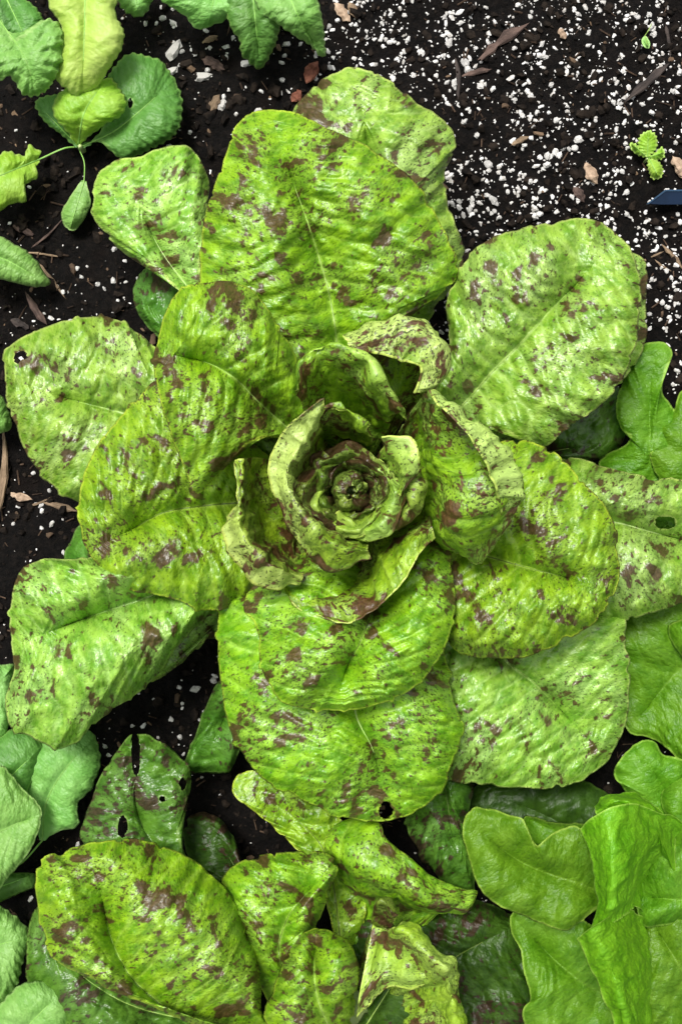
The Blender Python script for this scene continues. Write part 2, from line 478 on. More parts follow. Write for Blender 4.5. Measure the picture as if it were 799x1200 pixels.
    mr = np.exp(-(B / (5.0 - 3.4 * t[:, None])) ** 2) * (1 - sstep(.8, 1, t))[:, None]
    vein = np.maximum(vein, mr)
    G = W(XY[..., 0], XY[..., 1], Z)
    ax = tip - base; ax /= np.linalg.norm(ax); dx = XY - base
    tx = dx[..., 0] * -ax[1] + dx[..., 1] * ax[0]; ty = dx @ ax - .32 * np.sqrt(tx ** 2 + 36.)
    ob = finish(name, root, mat, G, ty, tx, ed, np.full(A.shape, pale), vein, 'LR', holes)
    # midrib: a fleshy tube lying in the groove, running on as the stalk
    if rib:
        k = int(nt * riblen)
        P = G[:k, ns].copy(); P[:, 2] += .0003
        Rr = np.linspace(rib, max(.35, rib * .12), k) * .00042
        if len(stalk):
            sp = catmull([(*q,) for q in stalk] + [(base[0], base[1], float(Z[0, ns]))], 6)[:-1]
            SP = W(sp[:, 0], sp[:, 1], sp[:, 2]); P = np.vstack([SP, P[::2]])
            Rr = np.r_[np.full(len(SP), rib * .00046), Rr[::2]]
        else:
            P = P[::2]; Rr = Rr[::2]
        P = P - np.array(root.location)
        link('midrib' if name == 'leaf' else 'stalk', tube_mesh('midrib', P, Rr, 7, .7), M[ribmat], ob)
    return ob

def loft(root, mat, rows, nu=None, rel=.0017, und=.0020, anchor=True, vsp=17., ruf=.0024, name='leaf', res=2.0, amt=.35, az=.05):
    """a curled leaf: rows of (px, py, z, pale) from its foot to its free margin"""
    sd = nseed()
    zs = root['_zs']; az *= zs
    rows = [[(p[0], p[1], p[2] * zs, p[3] if len(p) > 3 else 0.) for p in r] for r in rows]
    if anchor:
        cx, cy = root['_px']
        r0 = np.array(rows[0], float); c = np.array([cx, cy])
        rr = r0.copy(); rr[:, :2] = c + (r0[:, :2] - c) * amt; rr[:, 2] = np.minimum(az, r0[:, 2] - .01)
        rows = [[tuple(x) for x in rr]] + rows
    wd = []
    for r in rows:
        C = catmull([np.array(p, float) * np.array([1, 1, 2000., 1]) for p in r], 12)
        wd.append(C)
    lens = [resample(C, 4, 3)[1] for C in wd]
    n = int(np.clip(max(lens) / res, 16, 160))
    A_ = np.stack([resample(C, n, 3)[0] for C in wd])           # rows, n, 4
    den = np.stack([catmull(A_[:, i], 10) for i in range(n)])   # n, k, 4
    dist = np.linalg.norm(np.diff(den[..., :3], axis=1), axis=2).mean(0)
    D = np.r_[0, np.cumsum(dist)]
    m = int(np.clip(D[-1] / res, 14, 110))
    u = np.linspace(0, D[-1], m)
    G4 = np.empty((n, m, 4))
    for i in range(n):
        for k in range(4): G4[i, :, k] = np.interp(u, D, den[i, :, k])
    G4[..., 2] /= 2000.
    al = np.cumsum(np.r_[0, np.linalg.norm(np.diff(G4[:, :, :2].mean(1), axis=0), axis=1)])
    a = al[:, None] + 0 * u[None]; b = u[None] + 0 * al[:, None]
    P = W(G4[..., 0], G4[..., 1], G4[..., 2])
    Nn = normals_grid(P)
    h, vein = relief(a, b, sd, vsp, rel)
    ed = np.minimum(D[-1] - b, np.minimum(a, al[-1] - a) + 1.0)
    tt = b / D[-1]
    rf = ruf * sstep(.55, 1, tt) * fbm(a / 11., b / 40., sd + 31, 2)
    P = P + Nn * (h * sstep(0, 6, ed) - rel * .5 + und * fbm(a / 26., b / 26., sd + 3, 2) + rf)[..., None]
    ob = finish(name, root, mat, P, a, b, ed, np.clip(G4[..., 3], 0, 1), vein * .5, 'R', ())
    return ob

def stem(root, px, py, r0, r1, z1, mat='rib', dx=0, dy=0):
    x, y, _ = W1(px, py, 0); x2, y2, _ = W1(px + dx, py + dy, z1)
    t = np.linspace(0, 1, 7)[:, None]
    P = np.array([x, y, -.012]) * (1 - t) + np.array([x2, y2, z1]) * t - np.array(root.location)
    R = np.linspace(r0, r1, 7); R[0] *= 1.15; R[-1] *= .7
    return link('stem', tube_mesh('stem', P, R, 12), M[mat], root)

# ------------------------------------------------------------------ soil
def soil_material():
    N = NT('potting_soil')
    tc = N.n('TexCoord').outputs['Object']
    a = N.noise(tc, 260, 6, .7, .2); b = N.noise(tc, 900, 4, .7); lo = N.noise(tc, 30, 3)
    c = N.mix(N.ss(a, .38, .70), c4((.0018, .0015, .0014)), c4((.0085, .0064, .0052)))
    c = N.mix(N.math('MULTIPLY', N.ss(b, .60, .72), .6), c, c4((.030, .022, .016)))
    c = N.mix(N.math('MULTIPLY', N.ss(lo, .5, .7), .4), c, c4((.008, .0045, .003)))
    h = N.math('ADD', a, N.math('MULTIPLY', b, .5))
    bp = N.n('Bump', {'Height': h, 'Strength': 1.0, 'Distance': .003})
    p = N.n('BsdfPrincipled', {'Base Color': c, 'Roughness': N.math('MULTIPLY_ADD', b, .4, .5), 'Normal': bp.outputs[0]})
    p.inputs['Specular IOR Level'].default_value = .12
    N.n('OutputMaterial', {'Surface': p.outputs[0]})
    return N.m
M['soil'] = soil_material()

def axis(half, far, step):
    c = np.arange(-half, half + step / 2, step)
    o = half + (far - half) * (np.linspace(0, 1, 26)[1:] ** 2.2)
    return np.r_[-o[::-1], c, o]
gx, gy = axis(.33, 6, .0022), axis(.44, 6, .0022)
X, Y = np.meshgrid(gx, gy, indexing='ij')
Vg = np.stack([X, Y, soil_z(X, Y)], -1).reshape(-1, 3)
ix = np.arange(X.size).reshape(X.shape)
Fg = np.stack([ix[:-1, :-1], ix[1:, :-1], ix[1:, 1:], ix[:-1, 1:]], -1).reshape(-1, 4)
soil = link('soil', raw_mesh('soil', Vg, Fg), M['soil'])
tag(soil, kind='structure')

# ------------------------------------------------------------------ large speckled lettuce
ml = plant('speckled_lettuce', 412, 575, 'large open head of brown-speckled lettuce with a tightly curled heart', 'lettuce')
ml['_zs'] = 1.38
stem(ml, 412, 575, .016, .024, .06, 'rib_pale')

# lowest leaves, close to the soil
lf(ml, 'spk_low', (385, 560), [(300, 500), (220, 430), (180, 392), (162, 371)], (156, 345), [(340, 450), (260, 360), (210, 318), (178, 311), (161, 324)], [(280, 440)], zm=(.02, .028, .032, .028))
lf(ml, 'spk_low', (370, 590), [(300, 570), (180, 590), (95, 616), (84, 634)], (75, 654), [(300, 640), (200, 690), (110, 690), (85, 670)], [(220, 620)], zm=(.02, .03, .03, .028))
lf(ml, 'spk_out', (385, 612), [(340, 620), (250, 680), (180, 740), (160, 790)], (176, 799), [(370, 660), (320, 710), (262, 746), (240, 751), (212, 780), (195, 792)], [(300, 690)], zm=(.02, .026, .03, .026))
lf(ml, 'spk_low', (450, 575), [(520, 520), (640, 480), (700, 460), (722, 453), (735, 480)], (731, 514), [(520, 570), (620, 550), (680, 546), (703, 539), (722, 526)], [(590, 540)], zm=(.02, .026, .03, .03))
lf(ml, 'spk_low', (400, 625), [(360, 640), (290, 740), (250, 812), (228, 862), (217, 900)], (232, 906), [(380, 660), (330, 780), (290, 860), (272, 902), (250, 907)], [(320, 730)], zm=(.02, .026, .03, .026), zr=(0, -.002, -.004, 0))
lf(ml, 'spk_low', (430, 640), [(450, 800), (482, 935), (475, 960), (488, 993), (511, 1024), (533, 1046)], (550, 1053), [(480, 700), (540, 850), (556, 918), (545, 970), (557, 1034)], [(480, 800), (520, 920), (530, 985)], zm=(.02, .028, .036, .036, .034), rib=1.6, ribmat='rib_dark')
lf(ml, 'spk_shade', (432, 612), [(480, 680), (535, 760), (552, 800)], (540, 842), [(440, 690), (480, 780), (512, 830)], [], zm=(.02, .03, .036, .036))
lf(ml, 'spk_out', (440, 562), [(500, 480), (580, 380), (680, 290)], (750, 300), [(520, 540), (640, 500), (732, 445), (754, 402), (757, 350)], [], zm=(.025, .04, .05, .046))

# outer ring
lf(ml, 'spk_out', (418, 520), [(380, 420), (330, 300), (320, 200), (340, 135), (376, 94)], (418, 79), [(470, 430), (520, 350), (545, 296), (524, 240), (522, 203), (535, 172), (516, 138), (490, 121), (462, 97)], [(430, 350), (432, 200)], zm=(.03, .055, .066, .064, .056), ze=(0, -.006, -.014, -.006), und=.007, bul=.006)
lf(ml, 'spk_out', (390, 545), [(330, 500), (240, 385), (195, 325), (156, 303), (129, 279), (112, 257), (106, 237), (110, 211), (121, 196)], (140, 186), [(390, 460), (320, 380), (240, 335), (240, 275), (246, 220), (241, 195), (224, 171), (206, 168), (186, 174), (163, 183)], [(300, 430), (215, 330), (180, 278)], zm=(.03, .052, .058, .054, .046), ze=(0, -.008, -.014, -.006), bul=.007, ribmat='rib_pale', rib=3)
lf(ml, 'spk_out', (375, 575), [(330, 520), (260, 450), (200, 415), (176, 402), (158, 386), (139, 376), (113, 371), (83, 374), (56, 382), (30, 393), (11, 408)], (6, 442), [(330, 600), (250, 600), (170, 610), (115, 600), (90, 588), (71, 575), (49, 553), (30, 526), (17, 496), (7, 466)], [(270, 530), (200, 500), (141, 483), (75, 466)], zm=(.03, .05, .06, .058, .052), ze=(0, -.004, -.008, -.004), holes=[(25, 416, 7, 5), (21, 421, 4, 4)], bul=.007, ribmat='rib_pale', rib=3.4, riblen=.7)
lf(ml, 'spk_out', (375, 605), [(330, 600), (230, 620), (150, 642), (94, 655), (56, 655), (27, 664), (17, 684), (12, 718)], (14, 758), [(345, 660), (290, 700), (245, 722), (222, 742), (203, 766), (184, 791), (165, 808), (139, 826), (116, 842), (101, 860), (86, 872), (68, 878), (49, 872), (34, 864), (17, 857), (8, 834), (10, 810), (17, 785)], [(270, 660), (180, 697), (131, 714), (70, 735)], zm=(.035, .06, .068, .066, .056), ze=(0, -.004, -.008, 0), zr=(0, -.010, -.018, -.014), bul=.013, und=.007, ribmat='rib_pale', rib=3.4, riblen=.75)
lf(ml, 'spk_out', (450, 580), [(500, 545), (580, 535), (656, 536), (688, 541), (736, 553), (767, 559), (802, 562), (850, 590)], (870, 650), [(500, 620), (600, 690), (680, 725), (727, 729), (751, 722), (795, 708), (845, 690)], [(560, 590), (650, 602), (720, 612), (765, 624)], zm=(.03, .048, .06, .062, .05), ze=(0, -.004, -.006, -.006), holes=[(779, 612, 12, 7)], res=1.9, bul=.008, ribmat='rib_pale', rib=4.5)
lf(ml, 'spk_out', (440, 605), [(490, 620), (600, 650), (680, 690), (729, 714), (732, 760), (738, 786), (736, 831), (729, 863)], (712, 892), [(450, 680), (490, 770), (515, 850), (522, 912), (560, 919), (600, 923), (636, 926), (668, 921), (694, 908)], [(520, 690), (560, 740), (596, 778), (625, 800), (662, 838)], zm=(.03, .048, .058, .06, .05), ze=(0, -.003, -.006, -.004), bul=.006, rib=2.4)

# middle ring
lf(ml, 'spk_out', (440, 560), [(470, 500), (510, 430), (525, 390), (524, 355), (536, 322), (550, 298), (576, 278), (612, 268), (648, 260), (684, 255), (706, 260)], (724, 276), [(500, 540), (560, 520), (592, 505), (612, 516), (632, 524), (648, 515), (672, 495), (700, 476), (723, 452), (739, 420), (747, 384), (750, 344), (745, 308), (737, 290)], [(500, 510), (542, 474), (576, 436), (608, 404), (648, 360), (688, 320)], zm=(.04, .062, .072, .08, .082, .076), ze=(0, .004, .002, -.004), bul=.006, rib=2.8)
lf(ml, 'spk', (405, 530), [(360, 480), (290, 430), (243, 372), (233, 330), (235, 290), (245, 240), (260, 195), (272, 155), (289, 133)], (316, 128), [(440, 450), (465, 390), (495, 360), (520, 343), (538, 319), (525, 280), (509, 245), (496, 225), (476, 205), (455, 187), (430, 171), (400, 157), (366, 142), (342, 131)], [(398, 440), (392, 380), (382, 330), (362, 265), (335, 190)], zm=(.045, .068, .08, .088, .092, .084), ze=(0, .006, .002, -.006), bul=.008, und=.007, rib=2.8)
lf(ml, 'spk', (408, 615), [(380, 640), (300, 670), (262, 706), (255, 760), (260, 808), (268, 848), (284, 884), (308, 912), (336, 928), (364, 944), (400, 958), (425, 963)], (455, 962), [(440, 640), (490, 700), (520, 770), (531, 820), (539, 848), (538, 874), (528, 904), (512, 932), (490, 951), (472, 959)], [(412, 700), (416, 832), (438, 882)], zm=(.045, .072, .082, .084, .074), ze=(0, -.002, -.004, -.004), bul=.009, und=.006, holes=[(452, 950, 9, 9)], ribmat='rib_pale', rib=3)
lf(ml, 'spk', (375, 590), [(350, 560), (300, 520), (250, 480), (215, 450), (182, 447), (158, 470), (128, 504), (105, 538), (94, 571), (91, 600), (95, 625)], (103, 646), [(350, 640), (310, 690), (283, 706), (259, 717), (248, 718), (225, 714), (206, 704), (176, 696), (150, 690), (128, 677), (112, 659)], [(310, 590), (270, 590), (229, 594), (191, 601), (161, 617)], zm=(.05, .068, .078, .080, .076), ze=(0, .004, .007, .002), bul=.009, rib=2.2, ribmat='rib_dark')

# upper ring
lf(ml, 'spk', (445, 590), [(490, 560), (560, 530), (600, 517), (632, 523), (655, 536), (682, 565), (698, 582), (713, 602), (723, 630), (727, 660)], (722, 690), [(470, 630), (505, 690), (518, 740), (535, 764), (560, 771), (592, 772), (628, 766), (660, 752), (692, 732), (712, 708)], [(520, 635), (578, 654), (620, 666), (652, 674), (692, 686)], zm=(.05, .072, .084, .092, .092), ze=(0, .004, .007, .002), bul=.009, rib=2.0, ribmat='rib_dark')
lf(ml, 'spk', (385, 545), [(395, 490), (375, 465), (352, 442), (346, 415), (328, 385), (310, 352), (290, 335), (262, 328), (232, 332), (208, 343), (192, 368)], (181, 412), [(370, 560), (335, 520), (298, 515), (278, 534), (255, 556), (231, 576), (214, 545), (199, 508), (188, 474), (180, 440)], [(335, 500), (304, 472), (276, 444), (240, 424)], zm=(.06, .088, .106, .114, .110), ze=(0, .006, .004, .002), zr=(0, .010, .014, .004), bul=.008, und=.006, rib=2.2)
lf(ml, 'spk', (415, 605), [(370, 640), (320, 670), (292, 690), (285, 712), (300, 736), (306, 772), (314, 800), (328, 822), (356, 831)], (392, 833), [(470, 600), (520, 625), (532, 684), (532, 720), (520, 760), (500, 792), (480, 810), (452, 822), (420, 831)], [(440, 690), (425, 745), (405, 785)], zm=(.06, .088, .100, .112, .108), ze=(0, .005, .006, 0), bul=.008, rib=1.8, ribmat='rib_dark')

# curled inner leaves round the heart
loft(ml, 'spk_in', [
    [(450, 486, .095), (460, 472, .095), (472, 462, .095), (482, 462, .095), (490, 470, .095)],
    [(422, 422, .118), (447, 402, .12), (478, 392, .12), (504, 402, .12), (513, 430, .12), (500, 456, .118)],
    [(405, 399, .142, .6), (434, 379, .148, .8), (470, 368, .150, .9), (511, 382, .150, .9), (530, 426, .148, .9), (512, 459, .142, .8)],
    [(409, 402, .146, 1), (440, 394, .153, 1), (476, 384, .154, .7), (503, 396, .154, .9), (512, 428, .152, 1), (500, 458, .145, 1)],
    [(412, 404, .146, 1), (448, 414, .150, .8), (472, 421, .148, 0), (492, 428, .150, .3), (492, 438, .150, 1), (484, 457, .145, 1)]])
loft(ml, 'spk_in', [
    [(362, 494, .100), (385, 482, .104), (410, 474, .104), (430, 478, .104), (442, 490, .106), (456, 499, .108)],
    [(354, 474, .124), (368, 446, .132), (394, 440, .134), (418, 448, .132), (436, 466, .130), (454, 490, .124)],
    [(350, 464, .134), (358, 430, .144), (390, 418, .147), (420, 430, .146, .1), (440, 456, .142, .1), (460, 488, .132, .1)],
    [(349, 458, .138), (354, 420, .146), (388, 404, .15), (426, 418, .152, .4), (446, 446, .15, .3), (468, 486, .138, .2)],
    [(347, 458, .135), (351, 418, .143), (388, 401, .148, .3), (434, 414, .148, .9), (456, 450, .147, .6), (479, 493, .132, .3)]])
loft(ml, 'spk_in', [
    [(490, 474, .112), (494, 500, .112), (497, 535, .114), (505, 575, .120), (508, 600, .122), (516, 628, .116), (536, 652, .104)],
    [(500, 474, .128), (510, 504, .128), (518, 537, .132), (528, 562, .142), (528, 600, .142), (534, 632, .132), (548, 658, .106)],
    [(514, 474, .138), (536, 506, .138), (556, 534, .142), (560, 562, .149), (562, 596, .145), (560, 630, .130), (559, 661, .106)],
    [(522, 470, .142), (550, 498, .143), (574, 526, .145), (584, 560, .148), (588, 592, .142), (578, 625, .126), (563, 660, .106)],
    [(510, 459, .150, .7), (542, 480, .155, .8), (576, 506, .157, .8), (604, 545, .15, .8), (611, 580, .142, .7), (595, 612, .128, .2), (567, 657, .106)],
    [(500, 463, .154, 1), (518, 484, .161, 1), (548, 514, .163, 1), (568, 546, .160, 1), (580, 577, .150, .9), (584, 606, .133, .3), (566, 653, .109)]])
loft(ml, 'spk_in', [
    [(314, 540, .095), (326, 570, .092), (336, 600, .09), (341, 630, .09), (346, 652, .092), (353, 672, .10)],
    [(298, 536, .108), (302, 570, .104), (308, 600, .10), (318, 632, .10), (332, 655, .105), (353, 675, .112)],
    [(284, 538, .130), (283, 570, .132), (283, 606, .134, .3), (297, 638, .134, .5), (322, 661, .132, .6), (353, 676, .122, .5)],
    [(281, 540, .128), (279, 578, .13, .3), (262, 617, .126, 1), (277, 655, .126, 1), (304, 684, .124, .9), (352, 684, .118, .6)]], ruf=.003)
loft(ml, 'spk_in', [
    [(345, 668, .098), (375, 682, .098), (405, 684, .098), (432, 667, .10), (445, 642, .105), (470, 622, .108), (500, 600, .108)],
    [(332, 692, .112), (368, 704, .114), (405, 706, .116), (440, 690, .122), (465, 656, .128), (485, 633, .129), (505, 612, .124)],
    [(345, 703, .116), (372, 722, .119), (404, 732, .121, .1), (440, 714, .126, .1), (474, 680, .130, .1), (491, 649, .130, .2), (511, 630, .124, .2)]])
# the heart
loft(ml, 'spk_in', [
    [(375, 514, .105), (395, 517, .10), (415, 522, .10), (435, 530, .105)],
    [(371, 489, .143), (388, 474, .147), (409, 482, .147), (431, 500, .142)],
    [(369, 487, .141), (388, 471, .145, .2), (412, 479, .145, .2), (435, 497, .140, .2)]])
loft(ml, 'spk_in', [
    [(385, 502, .105), (371, 530, .102), (366, 560, .10), (371, 590, .10), (386, 612, .10), (406, 625, .102), (430, 633, .11)],
    [(377, 478, .152, .6), (362, 515, .150, .8), (340, 553, .148, .8), (347, 583, .148, .7), (370, 614, .146, .3), (398, 636, .142, .0), (431, 645, .136)],
    [(379, 464, .158, .9), (340, 498, .150, 1), (317, 540, .142, 1), (323, 586, .140, .9), (350, 634, .137, .4), (384, 671, .131, .1), (434, 652, .131, .1)]])
loft(ml, 'spk_in', [
    [(478, 546, .105), (475, 575, .10), (465, 595, .10), (445, 605, .10)],
    [(488, 548, .134, .2), (483, 578, .137, .3), (474, 600, .134, .3), (452, 614, .128)],
    [(494, 550, .134, .5), (500, 580, .132, .6), (485, 611, .127, .5), (454, 630, .121, .2)]])
loft(ml, 'spk_in', [
    [(438, 542, .105), (453, 556, .10), (457, 575, .10), (453, 592, .10)],
    [(446, 522, .138, .3), (462, 537, .144, .3), (473, 556, .144, .3), (467, 581, .138, .2)],
    [(447, 512, .146, .7), (483, 513, .149, .8), (492, 548, .147, .7), (470, 586, .136, .3)]])
def cup(cx, cy, r, ang, half, z1, mat='spk_core', pale=.3, closed=False):
    """one small heart leaf: foot, wall, crest and a lip that turns outwards"""
    n = 7; rows = ([], [], [], [])
    jr = [random.uniform(.90, 1.10) for _ in range(n)]
    for i in range(n):
        f = i / (n - 1) * 2 - 1
        th = math.radians(ang + half * f); c, s = math.cos(th), -math.sin(th)
        k = jr[i] * (1 - .16 * f * f)
        zz = z1 + random.uniform(-.0035, .0035) - .007 * f * f
        qs, ds = ((.50, .80, 1.0, 1.26), (-.024, -.007, 0, -.004)) if not closed else ((1.0, 1.06, .82, .34), (-.022, -.008, 0, .0015))
        for row, q, dz in zip(rows, qs, (ds[0], ds[1], ds[2], ds[3] + random.uniform(-.002, .002))):
            row.append((cx + c * r * k * q, cy + s * r * k * q, zz + dz, pale * (max(0, q - .7) * 2 if not closed else .5)))
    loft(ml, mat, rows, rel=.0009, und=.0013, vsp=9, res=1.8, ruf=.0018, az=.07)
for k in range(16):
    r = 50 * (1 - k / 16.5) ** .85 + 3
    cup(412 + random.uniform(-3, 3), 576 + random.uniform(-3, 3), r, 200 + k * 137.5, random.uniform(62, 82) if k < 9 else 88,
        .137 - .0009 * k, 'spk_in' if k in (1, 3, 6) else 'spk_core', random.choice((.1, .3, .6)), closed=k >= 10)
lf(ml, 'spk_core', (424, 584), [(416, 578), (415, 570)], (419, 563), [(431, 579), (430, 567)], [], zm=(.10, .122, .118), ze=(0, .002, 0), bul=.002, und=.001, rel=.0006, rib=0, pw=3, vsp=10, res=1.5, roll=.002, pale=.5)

# ------------------------------------------------------------------ second speckled lettuce, below
wl2 = plant('speckled_lettuce', 405, 1190, 'smaller brown-speckled lettuce with wide folded leaves growing beside the large speckled head', 'lettuce')
wl2['_zs'] = 1.3
stem(wl2, 405, 1190, .014, .02, .05, 'rib_pale')
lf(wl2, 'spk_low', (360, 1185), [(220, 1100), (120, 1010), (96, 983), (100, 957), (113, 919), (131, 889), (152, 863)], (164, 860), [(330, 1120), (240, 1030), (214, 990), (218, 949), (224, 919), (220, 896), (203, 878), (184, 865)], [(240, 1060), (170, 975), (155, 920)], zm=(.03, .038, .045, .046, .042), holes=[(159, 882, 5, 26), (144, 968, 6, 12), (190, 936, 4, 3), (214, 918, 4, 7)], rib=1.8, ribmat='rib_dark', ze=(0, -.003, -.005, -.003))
lf(wl2, 'spk_shade', (370, 1180), [(250, 1060), (220, 1005), (215, 975), (221, 958)], (238, 951), [(310, 1060), (286, 1030), (282, 1000), (266, 967), (252, 953)], [], zm=(.025, .03, .028, .026), rib=1.4, ribmat='rib_dark')
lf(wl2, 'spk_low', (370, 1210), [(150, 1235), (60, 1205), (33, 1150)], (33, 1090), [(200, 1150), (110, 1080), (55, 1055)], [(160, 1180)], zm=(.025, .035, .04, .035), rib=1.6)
lf(wl2, 'spk_shade', (430, 1205), [(400, 1120), (430, 1060), (500, 1050), (570, 1058)], (612, 1080), [(520, 1235), (600, 1220), (630, 1180), (625, 1120)], [(520, 1130)], zm=(.025, .032, .036, .034), rib=2, ribmat='rib_dark')
lf(wl2, 'spk', (405, 1160), [(385, 1060), (354, 1004), (338, 986), (310, 962), (285, 942), (273, 926)], (277, 910), [(430, 1060), (412, 985), (394, 955), (352, 932), (308, 905), (290, 902)], [(385, 1010), (345, 958)], zm=(.03, .034, .036, .032), ze=(0, .002, .003, 0), bul=.0003, und=.003, roll=.001, grv=.0012, rib=1.6, ribmat='rib_dark')
lf(wl2, 'spk', (385, 1200), [(320, 1180), (285, 1110), (262, 1050), (259, 1030), (275, 1013), (300, 1002), (335, 998), (368, 997)], (390, 1004), [(385, 1170), (362, 1120), (368, 1087), (381, 1056), (394, 1031), (398, 1017)], [(330, 1130), (335, 1080), (365, 1040)], zm=(.035, .055, .07, .078, .076), ze=(0, -.006, -.010, -.004), bul=.006, rib=1.8, ribmat='rib_dark')
loft(wl2, 'spk', [
    [(410, 1150, .03), (415, 1145, .03), (420, 1142, .03), (428, 1140, .03), (435, 1142, .03), (440, 1146, .03)],
    [(398, 1045, .034), (415, 1058, .034), (440, 1066, .036), (465, 1068, .038), (490, 1070, .042), (520, 1066, .046)],
    [(384, 1000, .046), (405, 1030, .052), (434, 1043, .058), (468, 1052, .064), (490, 1066, .062), (520, 1070, .059), (549, 1068, .052)],
    [(379, 988, .056), (404, 1003, .068), (435, 1017, .075), (466, 1032, .074), (492, 1047, .073), (524, 1056, .066), (557, 1056, .054)],
    [(388, 969, .050), (410, 957, .056), (443, 962, .062), (455, 984, .066), (480, 1004, .066), (508, 1026, .062), (536, 1038, .056), (560, 1043, .048)]], anchor=False, rel=.0017, und=.001, ruf=.001, vsp=24)
lf(wl2, 'spk_shade', (420, 1215), [(425, 1190), (440, 1160)], (468, 1140), [(520, 1220), (515, 1170)], [], zm=(.04, .055, .06, .06), rib=1.5)
loft(wl2, 'spk_in', [
    [(436, 1084, .078, .1), (443, 1086, .082, .1), (455, 1090, .086, .1), (475, 1106, .09, .1), (500, 1126, .094, .2)],
    [(430, 1118, .084, .3), (440, 1116, .084, .2), (450, 1116, .080, .2), (470, 1124, .086, .2), (500, 1136, .094, .3)],
    [(420, 1172, .086, .3), (432, 1158, .089, .4), (452, 1144, .084, .4), (478, 1146, .09, .4), (503, 1143, .095, .4)],
    [(418, 1192, .078, .3), (432, 1176, .083, .3), (456, 1155, .080, .45), (482, 1157, .084, .45), (505, 1149, .092, .4)]], rel=.0014, und=.001, ruf=.0012)
loft(wl2, 'spk_in', [
    [(452, 1094, .085, .1), (470, 1110, .088, .1), (493, 1130, .092, .2), (500, 1146, .094, .2), (512, 1154, .09, .1), (517, 1177, .088, .1), (520, 1210, .085)],
    [(462, 1086, .098, .1), (480, 1098, .104, .1), (500, 1120, .110, .4), (520, 1134, .112, .6), (524, 1150, .106, .4), (530, 1178, .10, .1), (536, 1210, .095)],
    [(474, 1078, .09, .2), (493, 1088, .094, .1), (507, 1106, .10, .3), (531, 1120, .102, .6), (540, 1142, .098, .4), (541, 1176, .092, .1), (555, 1210, .088)]], rel=.0018, und=.002)
loft(wl2, 'spk_core', [
    [(436, 1070, .07), (446, 1075, .075), (458, 1085, .08)],
    [(440, 1056, .085, .2), (450, 1058, .09, .2), (462, 1075, .092, .2)],
    [(446, 1048, .08, .2), (456, 1051, .082, .2), (468, 1066, .084, .2)]], rel=.002, und=.003)
lf(wl2, 'spk', (395, 1225), [(340, 1235), (310, 1195), (321, 1159), (334, 1119), (350, 1095)], (370, 1087), [(410, 1215), (416, 1173), (422, 1141), (416, 1114), (398, 1096)], [(370, 1160)], zm=(.05, .088, .096, .084), ze=(0, -.006, -.012, -.006), bul=.007, rib=1.2)
lf(wl2, 'spk', (385, 1212), [(330, 1228), (240, 1206), (203, 1190), (165, 1174), (124, 1157), (94, 1139), (62, 1123), (49, 1092), (45, 1062), (41, 1022), (50, 1005), (75, 996)], (106, 987), [(360, 1198), (308, 1188), (307, 1165), (297, 1110), (282, 1069), (267, 1043), (244, 1020), (222, 1003), (195, 990), (161, 983), (131, 984)], [(290, 1205), (205, 1186), (176, 1167), (150, 1140), (129, 1095), (118, 1040)], zm=(.04, .07, .082, .092, .094, .086), ze=(0, -.006, -.008, -.004), zr=(0, -.006, -.012, -.012, -.006), bul=.010, und=.006, rib=2.6, ribmat='rib_dark', riblen=.83, vsp=30)

# ------------------------------------------------------------------ smooth green lettuces
g1 = plant('green_lettuce', 800, 1120, 'smooth bright green lettuce with wavy plain leaves below the speckled head', 'lettuce', None)
g1['_zs'] = 1.3
stem(g1, 800, 1120, .014, .018, .04, 'rib_pale')
GK = dict(ribmat='rib_green', rib=0, rel=.0014, vsp=26., grv=.0002, roll=.0015, ruf=.003, rwl=55.)
lf(g1, 'green_shade', (770, 1090), [(650, 990), (580, 978), (548, 950)], (556, 922), [(720, 940), (670, 912), (600, 908)], [(680, 980)], zm=(.02, .022, .024, .022), **GK)
lf(g1, 'green', (790, 1200), [(690, 1235), (618, 1205), (613, 1182), (622, 1171), (615, 1141), (611, 1114), (598, 1090)], (598, 1072), [(760, 1150), (720, 1100), (660, 1066), (620, 1062)], [(680, 1150)], zm=(.03, .042, .05, .046), ze=(0, .004, .006, .002), **GK)
lf(g1, 'green', (830, 1200), [(780, 1235), (756, 1190), (752, 1120)], (758, 1072), [(865, 1150), (840, 1090), (800, 1068)], [(800, 1140)], zm=(.03, .05, .058, .055), ze=(0, .002, 0, 0), **GK)
lf(g1, 'green', (770, 1080), [(715, 1075), (697, 1064), (681, 1080), (664, 1091), (642, 1085), (612, 1075), (586, 1062), (564, 1043), (549, 1010), (542, 985)], (544, 958), [(735, 1040), (698, 1015), (688, 990), (677, 969), (658, 972), (642, 982), (629, 992), (620, 976), (612, 960), (597, 955), (579, 948), (558, 945)], [(690, 1040), (610, 1010)], zm=(.035, .058, .066, .068, .066), ze=(0, .006, .006, .002), zr=(0, .01, .012, .006), bul=.006, und=.006, **GK)
lf(g1, 'green', (770, 1075), [(690, 1010), (640, 1000), (616, 985)], (614, 956), [(740, 1000), (700, 972), (650, 962)], [(680, 995)], zm=(.03, .045, .05, .05), **GK)
lf(g1, 'green', (850, 1060), [(840, 980), (785, 984), (760, 1008), (743, 1028)], (744, 1050), [(850, 1090), (800, 1083), (758, 1087), (748, 1068)], [], zm=(.03, .062, .07, .066), ze=(0, .004, .004, 0), zr=(0, -.004, -.006, -.002), **GK)
g1['_zs'] = 1.6
